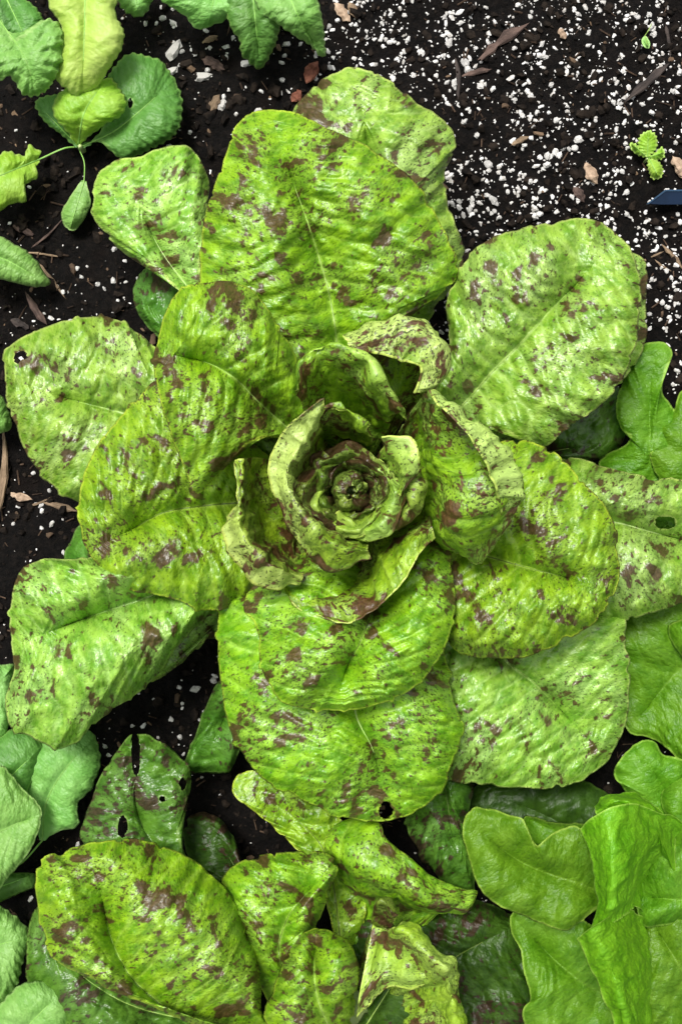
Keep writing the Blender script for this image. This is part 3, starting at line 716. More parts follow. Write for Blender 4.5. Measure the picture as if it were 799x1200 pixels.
loft(g1, 'green_lit', [
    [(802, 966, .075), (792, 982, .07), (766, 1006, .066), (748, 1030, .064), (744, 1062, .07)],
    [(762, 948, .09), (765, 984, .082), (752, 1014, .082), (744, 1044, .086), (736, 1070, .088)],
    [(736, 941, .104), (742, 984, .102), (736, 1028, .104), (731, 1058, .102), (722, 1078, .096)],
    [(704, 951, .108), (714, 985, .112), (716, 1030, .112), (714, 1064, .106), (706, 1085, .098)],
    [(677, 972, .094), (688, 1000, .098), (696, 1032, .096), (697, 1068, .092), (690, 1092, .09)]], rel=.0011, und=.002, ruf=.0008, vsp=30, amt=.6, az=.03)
loft(g1, 'green_lit', [
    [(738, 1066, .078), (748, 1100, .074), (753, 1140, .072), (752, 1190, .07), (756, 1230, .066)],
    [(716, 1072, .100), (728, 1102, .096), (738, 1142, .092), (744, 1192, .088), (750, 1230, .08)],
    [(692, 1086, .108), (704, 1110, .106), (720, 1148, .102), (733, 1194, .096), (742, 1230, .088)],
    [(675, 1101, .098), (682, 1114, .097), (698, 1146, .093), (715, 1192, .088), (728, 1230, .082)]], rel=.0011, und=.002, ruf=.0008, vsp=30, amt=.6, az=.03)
loft(g1, 'green_lit', [
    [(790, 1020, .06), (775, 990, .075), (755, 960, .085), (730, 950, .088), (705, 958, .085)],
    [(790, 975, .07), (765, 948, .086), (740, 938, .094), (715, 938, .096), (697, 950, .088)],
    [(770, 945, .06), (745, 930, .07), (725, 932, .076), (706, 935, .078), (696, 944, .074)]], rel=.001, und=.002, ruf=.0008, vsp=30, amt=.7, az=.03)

g1['_zs'] = 1.3
g2 = plant('green_lettuce', 870, 690, 'smooth bright green lettuce whose plain leaves show beyond the hole-bitten speckled leaf', 'lettuce', None)
stem(g2, 870, 690, .014, .018, .04, 'rib_pale')
lf(g2, 'green', (840, 670), [(740, 600), (700, 545), (734, 520), (739, 510), (729, 503), (724, 488), (723, 467), (727, 449), (737, 428), (744, 407)], (762, 401), [(830, 570), (796, 490), (787, 473), (776, 460), (778, 445), (783, 428), (787, 411), (778, 402)], [(770, 575), (761, 501), (763, 440)], zm=(.03, .03, .034, .042, .042), ze=(0, -.002, 0, 0), **GK)
lf(g2, 'green', (870, 665), [(800, 610), (768, 556), (763, 533), (773, 519), (770, 506), (787, 480)], (803, 456), [(870, 570), (840, 480)], [(820, 560)], zm=(.03, .034, .042, .044), ze=(0, -.002, -.002, -.002), **GK)
lf(g2, 'green', (880, 720), [(800, 690), (737, 705), (722, 760), (724, 830)], (736, 858), [(870, 840), (802, 894), (783, 879), (759, 867)], [(800, 780)], zm=(.03, .036, .034, .030), ze=(0, .002, .004, .002), **GK)
lf(g2, 'green', (880, 725), [(840, 720), (800, 726), (783, 733)], (784, 748), [(860, 790), (810, 782), (795, 768)], [], zm=(.04, .056, .06, .056), **GK)
lf(g1, 'green', (840, 1080), [(800, 1000), (745, 945), (726, 917), (719, 902), (728, 889)], (745, 871), [(870, 960), (810, 896), (777, 884), (764, 869)], [(790, 950)], zm=(.025, .034, .04, .042), ze=(0, .002, .002, -.002), **GK)
lf(g1, 'green', (845, 1080), [(800, 1000), (775, 950), (774, 925)], (790, 905), [(870, 980), (830, 920)], [], zm=(.03, .044, .05, .046), **GK)

# leaves on the far sides of the plants that the picture's edge cuts through
lf(g2, 'green', (880, 690), [(920, 640), (1000, 610)], (1040, 650), [(930, 710), (1010, 720)], [(960, 670)], zm=(.03, .05, .055, .045), **GK)
lf(g2, 'green', (885, 720), [(940, 740), (1000, 800)], (980, 870), [(880, 780), (910, 860)], [(930, 790)], zm=(.03, .05, .055, .045), **GK)
lf(g2, 'green_lit', (875, 670), [(860, 600), (890, 530)], (930, 520), [(920, 640), (960, 580)], [(900, 590)], zm=(.04, .06, .07, .065), **GK)
lf(g2, 'green_lit', (872, 690), [(840, 660), (850, 620)], (875, 610), [(900, 680), (900, 640)], [], zm=(.04, .07, .09, .09), **GK)
lf(g1, 'green', (830, 1120), [(880, 1060), (960, 1060)], (990, 1110), [(880, 1160), (960, 1160)], [(910, 1110)], zm=(.03, .05, .055, .045), **GK)
lf(g1, 'green', (820, 1140), [(900, 1200), (930, 1270)], (890, 1310), [(800, 1220), (830, 1300)], [(860, 1230)], zm=(.03, .05, .055, .045), **GK)
lf(wl2, 'spk', (400, 1215), [(370, 1280), (380, 1350)], (430, 1390), [(450, 1270), (480, 1340)], [(415, 1300)], zm=(.04, .06, .06, .05))
lf(wl2, 'spk', (420, 1215), [(500, 1230), (590, 1260)], (620, 1310), [(450, 1280), (540, 1340)], [(520, 1270)], zm=(.04, .055, .06, .05))
lf(wl2, 'spk', (380, 1220), [(300, 1240), (230, 1280)], (220, 1340), [(360, 1290), (300, 1350)], [(300, 1290)], zm=(.035, .045, .05, .045))

# ------------------------------------------------------------------ radish seedlings
BK = dict(teeth=2.2, twl=10., rel=.0011, vsp=22., ribmat='rib_radish', rib=1.25, pw=3, und=.004, roll=.002, bul=.003)
r1 = plant('radish_plant', 94, 171, 'young radish plant with toothed green leaves, one of them dark green with a pinhole', 'plant')
stem(r1, 94, 171, .0022, .0016, .02, 'rib_pale')
lf(r1, 'brass_dark', (96, 172), [(120, 150), (116, 120), (129, 87), (144, 67), (165, 61), (190, 73)], (206, 93), [(120, 164), (132, 178), (146, 186), (168, 180), (192, 168), (207, 159), (214, 141), (216, 117)], [(140, 150)], zm=(.016, .026, .03, .024), holes=[(153, 121, 3, 5)], **BK)
lf(r1, 'brass_dark', (92, 171), [(72, 157), (52, 142)], (41, 119), [(82, 130), (66, 111)], [], zm=(.016, .026, .024), **BK)
lf(r1, 'brass_yel', (92, 169), [(78, 153), (65, 135), (64, 118), (75, 104), (100, 97)], (126, 91), [(108, 157), (129, 144), (144, 135), (148, 120), (139, 103)], [(100, 130)], zm=(.018, .038, .042, .038), **BK)
lf(r1, 'brass_yel', (46, 187), [(48, 177), (33, 169), (29, 181), (9, 177), (-10, 190)], (-22, 215), [(42, 197), (46, 207), (30, 219), (32, 237), (15, 240), (-8, 252)], [], zm=(.022, .03, .028), stalk=[(93, 172, .012), (75, 174, .018)], **BK)
lf(r1, 'brass', (99, 212), [(82, 231), (72, 249), (74, 263)], (82, 270), [(107, 237), (99, 258), (90, 269)], [], zm=(.012, .014, .012), stalk=[(92, 173, .010), (99, 190, .012)], **{**BK, 'teeth': .4, 'rib': .8, 'bul': .0003, 'roll': .0003, 'und': .001})
r2 = plant('radish_plant', -12, -40, 'radish plant with a pale yellow-green young leaf over a crinkled mint green one', 'plant')
stem(r2, -12, -40, .003, .002, .03, 'rib_pale')
lf(r2, 'brass_dark', (5, -8), [(-20, 20), (0, 45)], (34, 52), [(40, 5), (52, 28)], [], zm=(.03, .036, .034), stalk=[(-12, -40, .01)], **BK)
lf(r2, 'brass_pale', (98, -60), [(60, -40), (55, 0), (61, 18), (72, 35), (70, 60), (66, 90), (80, 107)], (97, 111), [(140, -40), (138, 0), (137, 15), (146, 33), (144, 57), (129, 78), (115, 101)], [(100, 0)], zm=(.05, .058, .06, .052), stalk=[(-12, -40, .012), (40, -60, .035)], **{**BK, 'teeth': 1.6})
lf(r2, 'brass', (0, 24), [(-30, 60), (0, 93), (11, 87), (18, 99), (30, 113)], (44, 113), [(18, 44), (42, 28), (57, 22), (72, 30), (72, 42), (73, 69), (63, 96), (54, 108)], [(28, 65)], zm=(.05, .062, .066, .058), ruf=.003, rwl=22, stalk=[(-12, -40, .015), (-6, -8, .04)], **{**BK, 'rel': .0024, 'teeth': 2.6})
lf(r2, 'brass', (156, -40), [(136, -12), (144, 12)], (162, 20), [(186, -20), (178, 2), (172, 15)], [], zm=(.03, .034, .032), stalk=[(-12, -40, .014), (80, -55, .03)], **BK)
r3 = plant('radish_plant', 285, -75, 'radish plant with drooping ragged mid-green leaves over the perlite-strewn soil', 'plant')
stem(r3, 285, -75, .003, .002, .03, 'rib_pale')
lf(r3, 'brass', (262, -50), [(190, -30), (188, 0), (213, 15), (227, 31)], (243, 33), [(310, -20), (284, 18), (264, 24)], [], zm=(.03, .042, .04), stalk=[(285, -75, .02)], **BK)
lf(r3, 'brass_dark', (292, -50), [(262, -10), (268, 28), (280, 45), (284, 65)], (305, 81), [(340, -20), (329, 30), (321, 55)], [], zm=(.032, .046, .044, .03), stalk=[(286, -75, .02)], **BK)
lf(r3, 'brass', (322, -45), [(300, 0), (328, 32), (350, 45), (368, 57)], (378, 67), [(366, -10), (376, 15), (379, 40), (384, 62)], [(350, 20)], zm=(.034, .05, .05, .034), stalk=[(288, -75, .02)], **BK)
r4 = plant('radish_plant', -75, 300, 'radish plant reaching one pointed ribbed green leaf in over the twigs', 'plant')
stem(r4, -75, 300, .003, .002, .02, 'rib_pale')
lf(r4, 'brass', (-55, 300), [(-20, 278), (0, 277), (18, 285), (39, 300), (53, 322)], (58, 334), [(-20, 328), (0, 328), (30, 334)], [(0, 302)], zm=(.022, .034, .034, .026), stalk=[(-75, 300, .014)], **{**BK, 'teeth': .8})
r5 = plant('radish_plant', -70, 490, 'radish plant of which one small grey-green leaf tip shows beside the thin stick', 'plant')
stem(r5, -70, 490, .003, .002, .02, 'rib_pale')
lf(r5, 'brass', (-50, 485), [(-20, 455), (3, 465), (11, 480)], (15, 496), [(-20, 508), (0, 508), (12, 504)], [], zm=(.02, .03, .026), stalk=[(-70, 490, .014)], **{**BK, 'teeth': .8})
r6 = plant('radish_plant', -35, 1030, 'radish plant with broad overlapping matt green leaves beside the large brown-blotched leaf', 'plant')
stem(r6, -35, 1030, .004, .003, .022, 'rib_pale')
DK = {**BK, 'teeth': 1.3, 'twl': 13.}
lf(r6, 'brass', (50, 985), [(40, 955), (24, 915), (30, 880), (60, 852), (90, 848)], (112, 862), [(72, 973), (92, 967), (92, 940), (109, 923), (118, 893), (116, 872)], [(55, 940), (78, 900)], zm=(.02, .026, .028, .026), stalk=[(-30, 1030, .012), (20, 1015, .014)], **DK)
lf(r6, 'brass_dark', (-30, 955), [(-20, 890), (10, 856), (36, 856)], (50, 874), [(0, 962), (30, 930), (46, 892)], [(5, 918)], zm=(.026, .036, .036, .032), stalk=[(-35, 1030, .014)], **DK)
lf(r6, 'brass', (-45, 1010), [(-40, 940), (0, 898), (24, 922)], (50, 953), [(-20, 1062), (11, 1027), (38, 996)], [(0, 975)], zm=(.03, .046, .05, .044), ze=(0, -.002, -.004, 0), stalk=[(-35, 1030, .016)], **{**DK, 'teeth': .6})
lf(r6, 'brass', (-40, 850), [(-25, 785), (4, 777)], (17, 779), [(-10, 872), (12, 850), (17, 808)], [], zm=(.024, .034, .03), stalk=[(-35, 1030, .012), (-60, 930, .02)], **DK)
lf(r6, 'brass_dark', (-30, 1050), [(-10, 1022), (18, 1022)], (43, 1024), [(-10, 1060), (20, 1048), (42, 1040)], [], zm=(.016, .024, .022), stalk=[(-35, 1030, .01)], **{**DK, 'teeth': .5})
lf(r6, 'brass', (-50, 1120), [(-20, 1056), (0, 1062), (21, 1076)], (37, 1097), [(-30, 1190), (0, 1180), (20, 1157), (28, 1127)], [], zm=(.026, .038, .036), stalk=[(-35, 1035, .012), (-60, 1080, .02)], **{**DK, 'teeth': 2.2})
r7 = plant('radish_plant', 20, 1265, 'radish plant with a rounded pale leaf below the brown-blotched speckled leaf', 'plant')
stem(r7, 20, 1265, .004, .003, .03, 'rib_pale')
lf(r7, 'brass', (-5, 1245), [(-12, 1205), (2, 1177), (20, 1156), (48, 1149)], (78, 1157), [(50, 1245), (78, 1205), (85, 1176)], [(40, 1195)], zm=(.036, .05, .054, .05), stalk=[(20, 1265, .02)], **DK)
lf(r7, 'brass_yel', (90, 1270), [(76, 1225), (82, 1187), (100, 1181)], (122, 1175), [(180, 1240), (172, 1190), (160, 1177), (142, 1180)], [], zm=(.036, .048, .054, .052), stalk=[(20, 1265, .02)], **DK)

# small seedling on the perlite
sd_ = plant('seedling', 758, 186, 'tiny bright green seedling with fan-shaped lobed leaves on the perlite-strewn soil', 'seedling')
stem(sd_, 758, 186, .0009, .0007, .008, 'rib_pale')
SK = {**BK, 'teeth': 2.4, 'twl': 5., 'rib': .6, 'rel': .0004, 'und': .001, 'roll': .0005, 'bul': .001, 'res': 1.3, 'pw': 1}
for bs, L_, tp, R_ in (((758, 184), [(748, 176), (746, 166), (750, 157)], (759, 153), [(764, 180), (770, 170), (768, 158)]),
                       ((757, 184), [(746, 182), (738, 174)], (738, 167), [(756, 178), (746, 169)]),
                       ((759, 185), [(768, 178), (775, 172)], (778, 178), [(768, 188), (777, 185)]),
                       ((760, 186), [(758, 194), (760, 202), (764, 210)], (772, 209), [(770, 188), (776, 196), (776, 204)])):
    lf(sd_, 'brass_yel', bs, L_, tp, R_, [], zm=(.007, .011, .010), **SK)

# ------------------------------------------------------------------ things lying on the soil
def drop(px, py, lift=0.):
    x, y, _ = W1(px, py, 0)
    return x, y, float(soil_z(np.float64(x), np.float64(y))) + lift

M['bark'] = plain_material('bark_chip', (.035, .022, .018), (.13, .085, .068), 260, .85, .3, .9, .001, (1, .22, 1))
M['bark_dark'] = plain_material('dark_bark', (.014, .011, .010), (.055, .042, .036), 260, .85, .3, .9, .001, (1, .22, 1))
M['bark_red'] = plain_material('red_bark', (.10, .030, .016), (.26, .10, .06), 260, .8, .3, .8, .001, (1, .3, 1))
M['tan'] = plain_material('pale_wood', (.22, .15, .10), (.42, .31, .22), 260, .8, .3, .6, .0008, (1, .25, 1))
M['twig'] = plain_material('dry_twig', (.11, .075, .045), (.27, .19, .12), 300, .85, .3, .7, .0006, (1, .2, 1))
M['perlite'] = plain_material('perlite', (.34, .32, .29), (.80, .79, .77), 190, .9, .2, .7, .0008)
M['pebble'] = plain_material('pebble', (.30, .29, .27), (.52, .50, .47), 400, .7, .3, .4, .0005)
M['crumb'] = plain_material('soil_crumb', (.002, .0017, .0015), (.018, .013, .0095), 130, .85, .1, .8, .001)
M['fibre'] = plain_material('peat_fibre', (.025, .016, .011), (.14, .09, .06), 60, .9, .2, .3)

def chip_mesh(length, width, thick, seed, twist=.3):
    rg = np.random.default_rng(seed); n, sides = 9, 7
    t = np.linspace(-1, 1, n)
    prof = np.clip(1 - np.abs(t) ** 3.5, .16, 1) * (1 + .16 * rg.standard_normal(n)); prof[0] *= rg.uniform(.7, 2.2); prof[-1] *= rg.uniform(.4, 1.4)
    th = np.linspace(0, 2 * np.pi, sides, endpoint=False)
    bend = .06 * length * (t ** 2) * rg.uniform(-1, 1)
    V = np.zeros((n, sides, 3))
    jit = 1 + .14 * rg.standard_normal((n, sides))
    V[..., 0] = (np.cos(th)[None] * width / 2 * prof[:, None]) * jit + bend[:, None]
    V[..., 1] = t[:, None] * length / 2 + .05 * length * rg.standard_normal((1, sides)) * (np.abs(t)[:, None] > .9)
    V[..., 2] = np.sin(th)[None] * thick / 2 * np.minimum(1, prof[:, None]) * jit + .12 * thick * rg.standard_normal(n)[:, None]
    idx = np.arange(n * sides).reshape(n, sides)
    q = np.stack([idx[:-1], np.roll(idx[:-1], -1, 1), np.roll(idx[1:], -1, 1), idx[1:]], -1).reshape(-1, 4)
    V = np.vstack([V.reshape(-1, 3), V[0].mean(0), V[-1].mean(0)])
    k = n * sides
    tr = np.vstack([q[:, :3], q[:, [0, 2, 3]], np.stack([np.full(sides, k), np.roll(idx[0], -1), idx[0]], -1), np.stack([np.full(sides, k + 1), idx[-1], np.roll(idx[-1], -1)], -1)])
    return raw_mesh('chip', V, tr[:, ::-1], False)

def chip(name, p0, p1, wpx, mat, label, cat, thick=.55, lift=.75):
    k = KPX * H
    (x0, y0), (x1, y1) = p0, p1
    ln = math.hypot(x1 - x0, y1 - y0) * k
    th = wpx * k * thick
    x, y, _ = W1((x0 + x1) / 2, (y0 + y1) / 2, 0)
    e0, e1 = drop(*p0), drop(*p1)
    zz = [float(soil_z(np.float64(e0[0] + (e1[0] - e0[0]) * f), np.float64(e0[1] + (e1[1] - e0[1]) * f))) for f in (0, .25, .5, .75, 1)]
    o = link(name, chip_mesh(ln, wpx * k, th, nseed()), M[mat])
    o.location = (x, y, max(sum(zz) / 5, zz[2] - .0005) + th * lift)
    o.rotation_euler = (math.atan2((zz[-1] - zz[0]) * .6, ln), 0, math.atan2(-(x1 - x0), -(y1 - y0)))
    tag(o, label, cat)
    return o

chip('bark_chip', (562, 66), (614, 27), 13, 'bark', 'long grey-brown bark chip with pointed end, largest on the perlite', 'bark')
chip('bark_chip', (542, 86), (574, 77), 6, 'bark', 'short narrow brown bark sliver touching the upright dark splinter', 'bark')
chip('bark_chip', (536, 68), (539, 113), 6, 'bark_dark', 'upright dark bark splinter beside the largest bark chip', 'bark')
chip('bark_chip', (732, 120), (782, 76), 10, 'bark_dark', 'long dark bark strip lying above the tiny seedling', 'bark')
chip('bark_chip', (783, 26), (788, 63), 5, 'bark_dark', 'thin dark bark splinter beside the fallen green leaf scrap', 'bark')
chip('wood_chip', (685, 192), (698, 215), 13, 'tan', 'pale tan oval wood chip lying on perlite', 'wood chip', .6)
chip('wood_chip', (790, 183), (802, 208), 15, 'tan', 'pale pinkish wood chip lying just above the blue tag', 'wood chip', .6)
chip('twig', (779, 284), (802, 314), 5, 'twig', 'thick tan twig lying below the blue tag', 'twig', .9)
chip('twig', (751, 306), (779, 293), 3, 'twig', 'thin curved twig below the blue tag', 'twig', .9)
chip('twig', (767, 305), (785, 318), 2.6, 'twig', 'fine grey twig beside the thick tan one', 'twig', .9)
chip('stick', (-1, 616), (9, 503), 7.5, 'twig', 'long straight brown stick below the small grey-green leaf tip', 'stick', .9)
chip('wood_chip', (10, 579), (34, 585), 9, 'tan', 'small pale pinkish wood chip beside the long stick', 'wood chip', .5)
chip('twig', (52, 588), (90, 598), 7, 'twig', 'flat brown twig tucked under the hole-bitten round leaf', 'twig', .6)
chip('twig', (34, 594), (60, 584), 3, 'twig', 'thin dark twig crossing the flat brown one', 'twig', .9)
chip('bark_chip', (31, 346), (53, 380), 8, 'bark', 'narrow grey-brown bark chip above the hole-bitten round leaf', 'bark')
chip('bark_chip', (14, 374), (34, 384), 9, 'bark_dark', 'flat dark bark flake beside the narrow grey-brown chip', 'bark')
chip('twig', (38, 300), (76, 346), 4.5, 'twig', 'forked brown twig poking out under the pointed ribbed leaf', 'twig', .9)
chip('twig', (28, 293), (68, 298), 3, 'twig', 'thin tan twig lying along the pointed ribbed leaf', 'twig', .9)
chip('twig', (38, 289), (73, 257), 3, 'bark', 'thin grey twig under the spoon-shaped seedling leaf', 'twig', .9)
chip('wood_chip', (16, 264), (38, 274), 9, 'bark', 'brown wood flake beside the thin grey twig', 'wood chip', .5)
chip('wood_chip', (393, 1), (408, 24), 12, 'tan', 'beige wood chip beside the ragged radish leaf', 'wood chip', .5)
chip('wood_chip', (410, 2), (417, 20), 10, 'twig', 'tan brown wood chip next to the beige one', 'wood chip', .5)
chip('bark_chip', (358, 96), (371, 72), 14, 'bark_red', 'reddish brown bark flake under the ragged radish leaf', 'bark', .4)
chip('bark_chip', (342, 118), (353, 107), 12, 'bark_red', 'small reddish bark flake against the speckled leaf edge', 'bark', .4)
chip('bark_chip', (246, 128), (257, 110), 9, 'twig', 'brown bark bit between white perlite grains', 'bark', .5)
chip('bark_chip', (236, 46), (253, 38), 7, 'twig', 'tan bark sliver under the ragged leaf', 'bark', .5)
chip('bark_chip', (236, 64), (262, 78), 12, 'bark', 'brown bark flake between pebble and ragged leaf', 'bark', .4)
chip('bark_chip', (233, 188), (242, 210), 5, 'bark_red', 'reddish splinter against the rounded speckled leaf', 'bark', .5)
chip('wood_chip', (655, 33), (662, 46), 8, 'tan', 'small orange-tan wood crumb near the largest bark chip', 'wood chip', .6)
chip('wood_chip', (600, 168), (618, 160), 6, 'twig', 'thin tan wood bit on the perlite', 'wood chip', .6)
chip('bark_chip', (672, 220), (684, 236), 11, 'bark', 'flat dark brown bark flake beside the pale tan oval chip', 'bark', .4)

# scrap of green leaf with a red stalk
fr = plant('leaf_scrap', 755, 50, 'tiny fallen green leaf scrap with thin reddish stalk', 'leaf')
lf(fr, 'brass', (755, 42), [(751, 47), (753, 54)], (759, 57), [(758, 44), (761, 51)], [], zm=(.006, .008, .007), stalk=[(763, 28, .004), (759, 36, .006)], name='blade', **{**SK, 'ribmat': 'rib', 'teeth': 0})

# blue plant tag
M['tagblue'] = plain_material('blue_plastic', (.003, .009, .022), (.004, .012, .030), 60, .75, .12, .1, .0002)
M['tagedge'] = plain_material('blue_plastic_edge', (.010, .035, .07), (.015, .045, .09), 60, .6, .2, .1, .0002)
tg = plant('plant_tag', 757, 238, 'dark blue plastic plant tag with a pointed end lying on perlite', 'tag')
def slab(name, pts, z, th, mat, parent):
    B = np.array([W1(px, py, z) for px, py in pts]) - np.array(parent.location)
    n = len(B); V = np.vstack([B, B + [0, 0, th]])
    F = [list(range(n))[::-1], list(range(n, 2 * n))] + [[i, (i + 1) % n, n + (i + 1) % n, n + i] for i in range(n)]
    me = bpy.data.meshes.new(name); me.from_pydata([tuple(v) for v in V], [], F); me.update()
    import bmesh as bm_
    b = bm_.new(); b.from_mesh(me); bm_.ops.recalc_face_normals(b, faces=b.faces); b.to_mesh(me); b.free()
    return link(name, me, M[mat], parent)
slab('plate', [(757, 239), (778, 224), (850, 224), (850, 240), (772, 240)], .0035, .0011, 'tagblue', tg)
slab('rim', [(756.5, 239.5), (778, 223), (850, 223), (850, 225), (778.6, 225), (758.5, 240)], .0034, .0018, 'tagedge', tg)

# perlite, pebbles and crumbs
def ico():
    p = (1 + 5 ** .5) / 2
    v = np.array([(-1, p, 0), (1, p, 0), (-1, -p, 0), (1, -p, 0), (0, -1, p), (0, 1, p), (0, -1, -p), (0, 1, -p), (p, 0, -1), (p, 0, 1), (-p, 0, -1), (-p, 0, 1)], float)
    f = np.array([(0, 11, 5), (0, 5, 1), (0, 1, 7), (0, 7, 10), (0, 10, 11), (1, 5, 9), (5, 11, 4), (11, 10, 2), (10, 7, 6), (7, 1, 8), (3, 9, 4), (3, 4, 2), (3, 2, 6), (3, 6, 8), (3, 8, 9), (4, 9, 5), (2, 4, 11), (6, 2, 10), (8, 6, 7), (9, 8, 1)])
    return v / np.linalg.norm(v[0]), f
IV, IF = ico()
def ico2():
    v = [tuple(x) for x in IV]; f = []; cache = {}
    def mp(a, b):
        k = (min(a, b), max(a, b))
        if k not in cache:
            m = (np.array(v[a]) + np.array(v[b])) / 2; m /= np.linalg.norm(m); v.append(tuple(m)); cache[k] = len(v) - 1
        return cache[k]
    for a, b, c in IF:
        ab, bc, ca = mp(a, b), mp(b, c), mp(c, a); f += [(a, ab, ca), (b, bc, ab), (c, ca, bc), (ab, bc, ca)]
    return np.array(v), np.array(f)
JV, JF = ico2()

def dens(px, py):
    """perlite density over the bed (grains lie thickest on the open corner)"""
    d = .10 + .08 * vnoise(px / 60, py / 60, 5)
    top = sstep(330, 470, px) * (1 - sstep(330, 560, py)) * (.55 + .45 * vnoise(px / 45., py / 45., 9))
    left = (1 - sstep(240, 330, px)) * sstep(240, 330, py) * (1 - sstep(420, 520, py)) * .12
    t2 = sstep(180, 230, px) * (1 - sstep(100, 190, py)) * .14
    cl = sstep(.38, .66, vnoise(px / 13., py / 13., 77)) * .75 + .25 * vnoise(px / 5., py / 5., 78)
    return np.clip(d + top * 1.15 + left + t2 - .06, 0, 1) * (.12 + 1.1 * cl)

def scatter(n, x0=-110, x1=910, y0=-110, y1=1310, fn=None):
    P = np.empty((0, 2))
    while len(P) < n:
        q = np.stack([RNG.uniform(x0, x1, n * 2), RNG.uniform(y0, y1, n * 2)], 1)
        if fn is not None:
            q = q[RNG.uniform(0, 1, len(q)) < fn(q[:, 0], q[:, 1])]
        P = np.vstack([P, q])
    return P[:n]

def grains(name, P, rmin, rmax, mat, smooth, pw=2.2, flat=.7, sink=.25, elong=1.5, label=None):
    n = len(P)
    w = W(P[:, 0], P[:, 1], 0 * P[:, 0]); z = soil_z(w[:, 0], w[:, 1])
    r = rmin + (rmax - rmin) * RNG.uniform(0, 1, n) ** pw
    sc = np.stack([r * RNG.uniform(1, elong, n), r, r * RNG.uniform(flat, 1, n)], 1)
    th = RNG.uniform(0, 2 * np.pi, n)
    v = IV[None] * (1 + .75 * (RNG.uniform(0, 1, (n, 12, 1)) - .5)) * sc[:, None]
    c, s = np.cos(th)[:, None], np.sin(th)[:, None]
    x = v[..., 0] * c - v[..., 1] * s; y = v[..., 0] * s + v[..., 1] * c
    V = np.stack([x + w[:, :1], y + w[:, 1:2], v[..., 2] + (z + sc[:, 2] * (1 - 2 * sink))[:, None]], -1).reshape(-1, 3)
    F = (IF[None] + 12 * np.arange(n)[:, None, None]).reshape(-1, 3)
    o = link(name, raw_mesh(name, V, F, smooth), M[mat])
    return o

crumbs = grains('soil_crumbs', scatter(14000, -300, 1100, -300, 1500), .0006, .0032, 'crumb', False, 2.5, .5, .2, 1.8)
tag(crumbs, 'black crumbs and clods of peaty soil covering the bed', 'soil crumbs', kind='stuff')
fine_p = grains('perlite_grains', scatter(14000, -300, 1100, -300, 1500, fn=dens), .00028, .0016, 'perlite', False, 2.6, .45, .32, 1.9)
tag(fine_p, 'small white perlite grains scattered over the dark soil', 'perlite', kind='stuff')
M['fleck'] = plain_material('wood_fleck', (.030, .018, .011), (.17, .11, .065), 30, .85, .3, .6, .0008, rnd=0)
flk = grains('wood_flecks', scatter(1200, -300, 1100, -300, 1500), .0005, .0022, 'fleck', False, 2.2, .35, .2, 3.2)
tag(flk, 'small tan and brown wood flecks mixed into the soil', 'wood flecks', kind='stuff')
# loose fibres
FP = scatter(1500)
fw = W(FP[:, 0], FP[:, 1], 0 * FP[:, 0]); fz = soil_z(fw[:, 0], fw[:, 1])
n = len(FP); ln = .002 + .008 * RNG.uniform(0, 1, n) ** 2.5; wd = RNG.uniform(.00025, .0006, n); th = RNG.uniform(0, 6.28, n); tl = RNG.uniform(-.3, .3, n)
u = np.array([(-1, -1, 0), (-1, 1, 0), (-1, 0, 1), (1, -1, 0), (1, 1, 0), (1, 0, 1)], float)
fx = u[None, :, 0] * ln[:, None] / 2; fy = u[None, :, 1] * wd[:, None]; fzz = u[None, :, 2] * wd[:, None] * 1.6 + fx * np.tan(tl)[:, None]
Vf = np.stack([fx * np.cos(th)[:, None] - fy * np.sin(th)[:, None] + fw[:, :1], fx * np.sin(th)[:, None] + fy * np.cos(th)[:, None] + fw[:, 1:2], fzz + (fz + .001)[:, None]], -1).reshape(-1, 3)
ft = np.array([(0, 1, 4), (0, 4, 3), (1, 2, 5), (1, 5, 4), (2, 0, 3), (2, 3, 5), (0, 2, 1), (3, 4, 5)])
fib = link('peat_fibres', raw_mesh('peat_fibres', Vf, (ft[None] + 6 * np.arange(n)[:, None, None]).reshape(-1, 3), False), M['fibre'])
tag(fib, 'loose brown peat fibres strewn over the soil', 'fibres', kind='stuff')

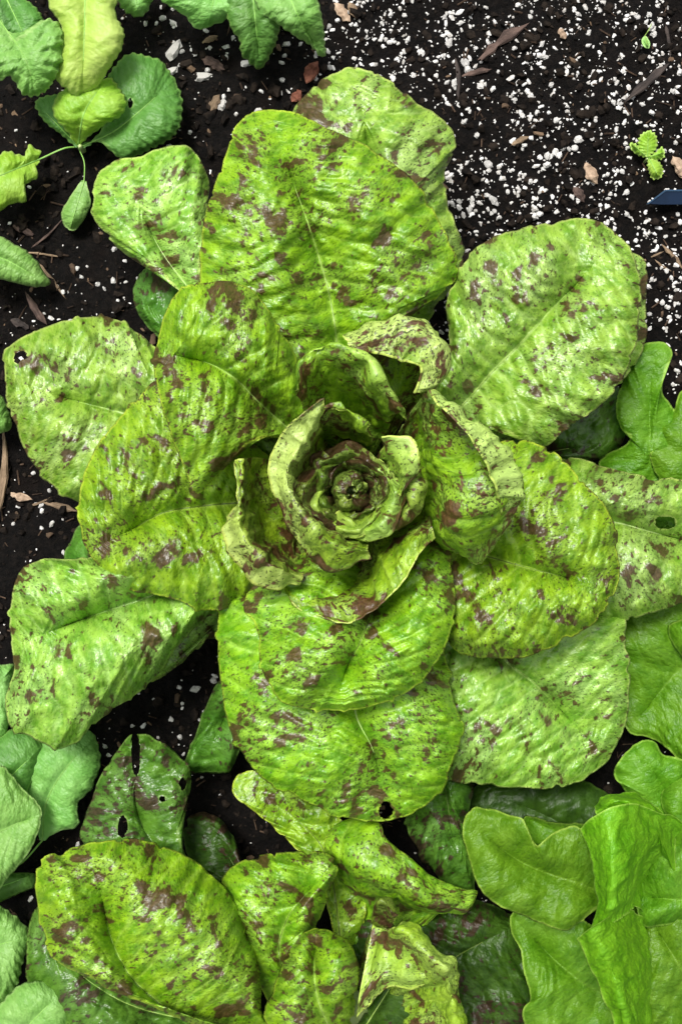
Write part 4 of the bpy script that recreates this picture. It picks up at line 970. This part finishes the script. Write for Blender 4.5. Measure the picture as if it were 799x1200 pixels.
# the largest perlite grains one by one
gm = []
for k in range(7):
    rg = np.random.default_rng(400 + k)
    v = JV * (1 + .62 * fbm(JV[:, 0] * 1.7 + k * 9, JV[:, 1] * 1.7 + JV[:, 2] * 2.1, 60 + k, 2))[:, None] * np.array([rg.uniform(1, 1.7), rg.uniform(.8, 1.1), rg.uniform(.5, .85)])
    gm.append(raw_mesh('perlite_grain', v + .07 * rg.standard_normal(v.shape), JF, False)); gm[-1].materials.append(M['perlite'])
BP = scatter(210, 380, 799, 0, 330, fn=dens)
BP = np.vstack([BP, scatter(26, 180, 400, 0, 130), scatter(17, 40, 190, 250, 430), scatter(16, 740, 799, 290, 420), scatter(10, 0, 90, 500, 660), scatter(10, 120, 260, 790, 900)])
for i, (px, py) in enumerate(BP):
    o = link('perlite_grain', gm[i % 7], None)
    r = random.uniform(.0010, .0018) if random.random() < .88 else random.uniform(.0018, .0026)
    x, y, z = drop(px, py)
    o.location = (x, y, z + r * .3); o.scale = (r, r, r); o.rotation_euler = (random.uniform(-.3, .3), random.uniform(-.3, .3), random.uniform(0, 6.28))
    tag(o, 'coarse white perlite grain lying on the dark soil', 'perlite', 'coarse perlite grains on the soil')
for (px, py, r, sx, rz, lab) in ((204, 55, .0042, 1.5, 1.1, 'large pale grey pebble lying alone under the ragged radish leaf'),
                                 (238, 87, .0036, 1.5, .2, 'smooth white oval pebble between the grey pebble and bark flake'),
                                 (260, 120, .003, 1.2, 1.3, 'small tan-grey pebble beside the brown bark bit'),
                                 (201, 81, .003, 1.3, .6, 'small grey pebble at the edge of the dark toothed leaf'),
                                 (289, 73, .0026, 1.2, .4, 'tiny pale pebble below the tip of the ragged leaf')):
    o = link('pebble', gm[0].copy(), None); o.data.materials.clear(); o.data.materials.append(M['pebble'] if 'grey' in lab else M['perlite'])
    x, y, z = drop(px, py)
    o.location = (x, y, z + r * .4); o.scale = (r * sx, r, r * .8); o.rotation_euler = (0, 0, rz)
    tag(o, lab, 'pebble')

for o in bpy.data.objects:
    if '_px' in o: del o['_px']; del o['_zs']
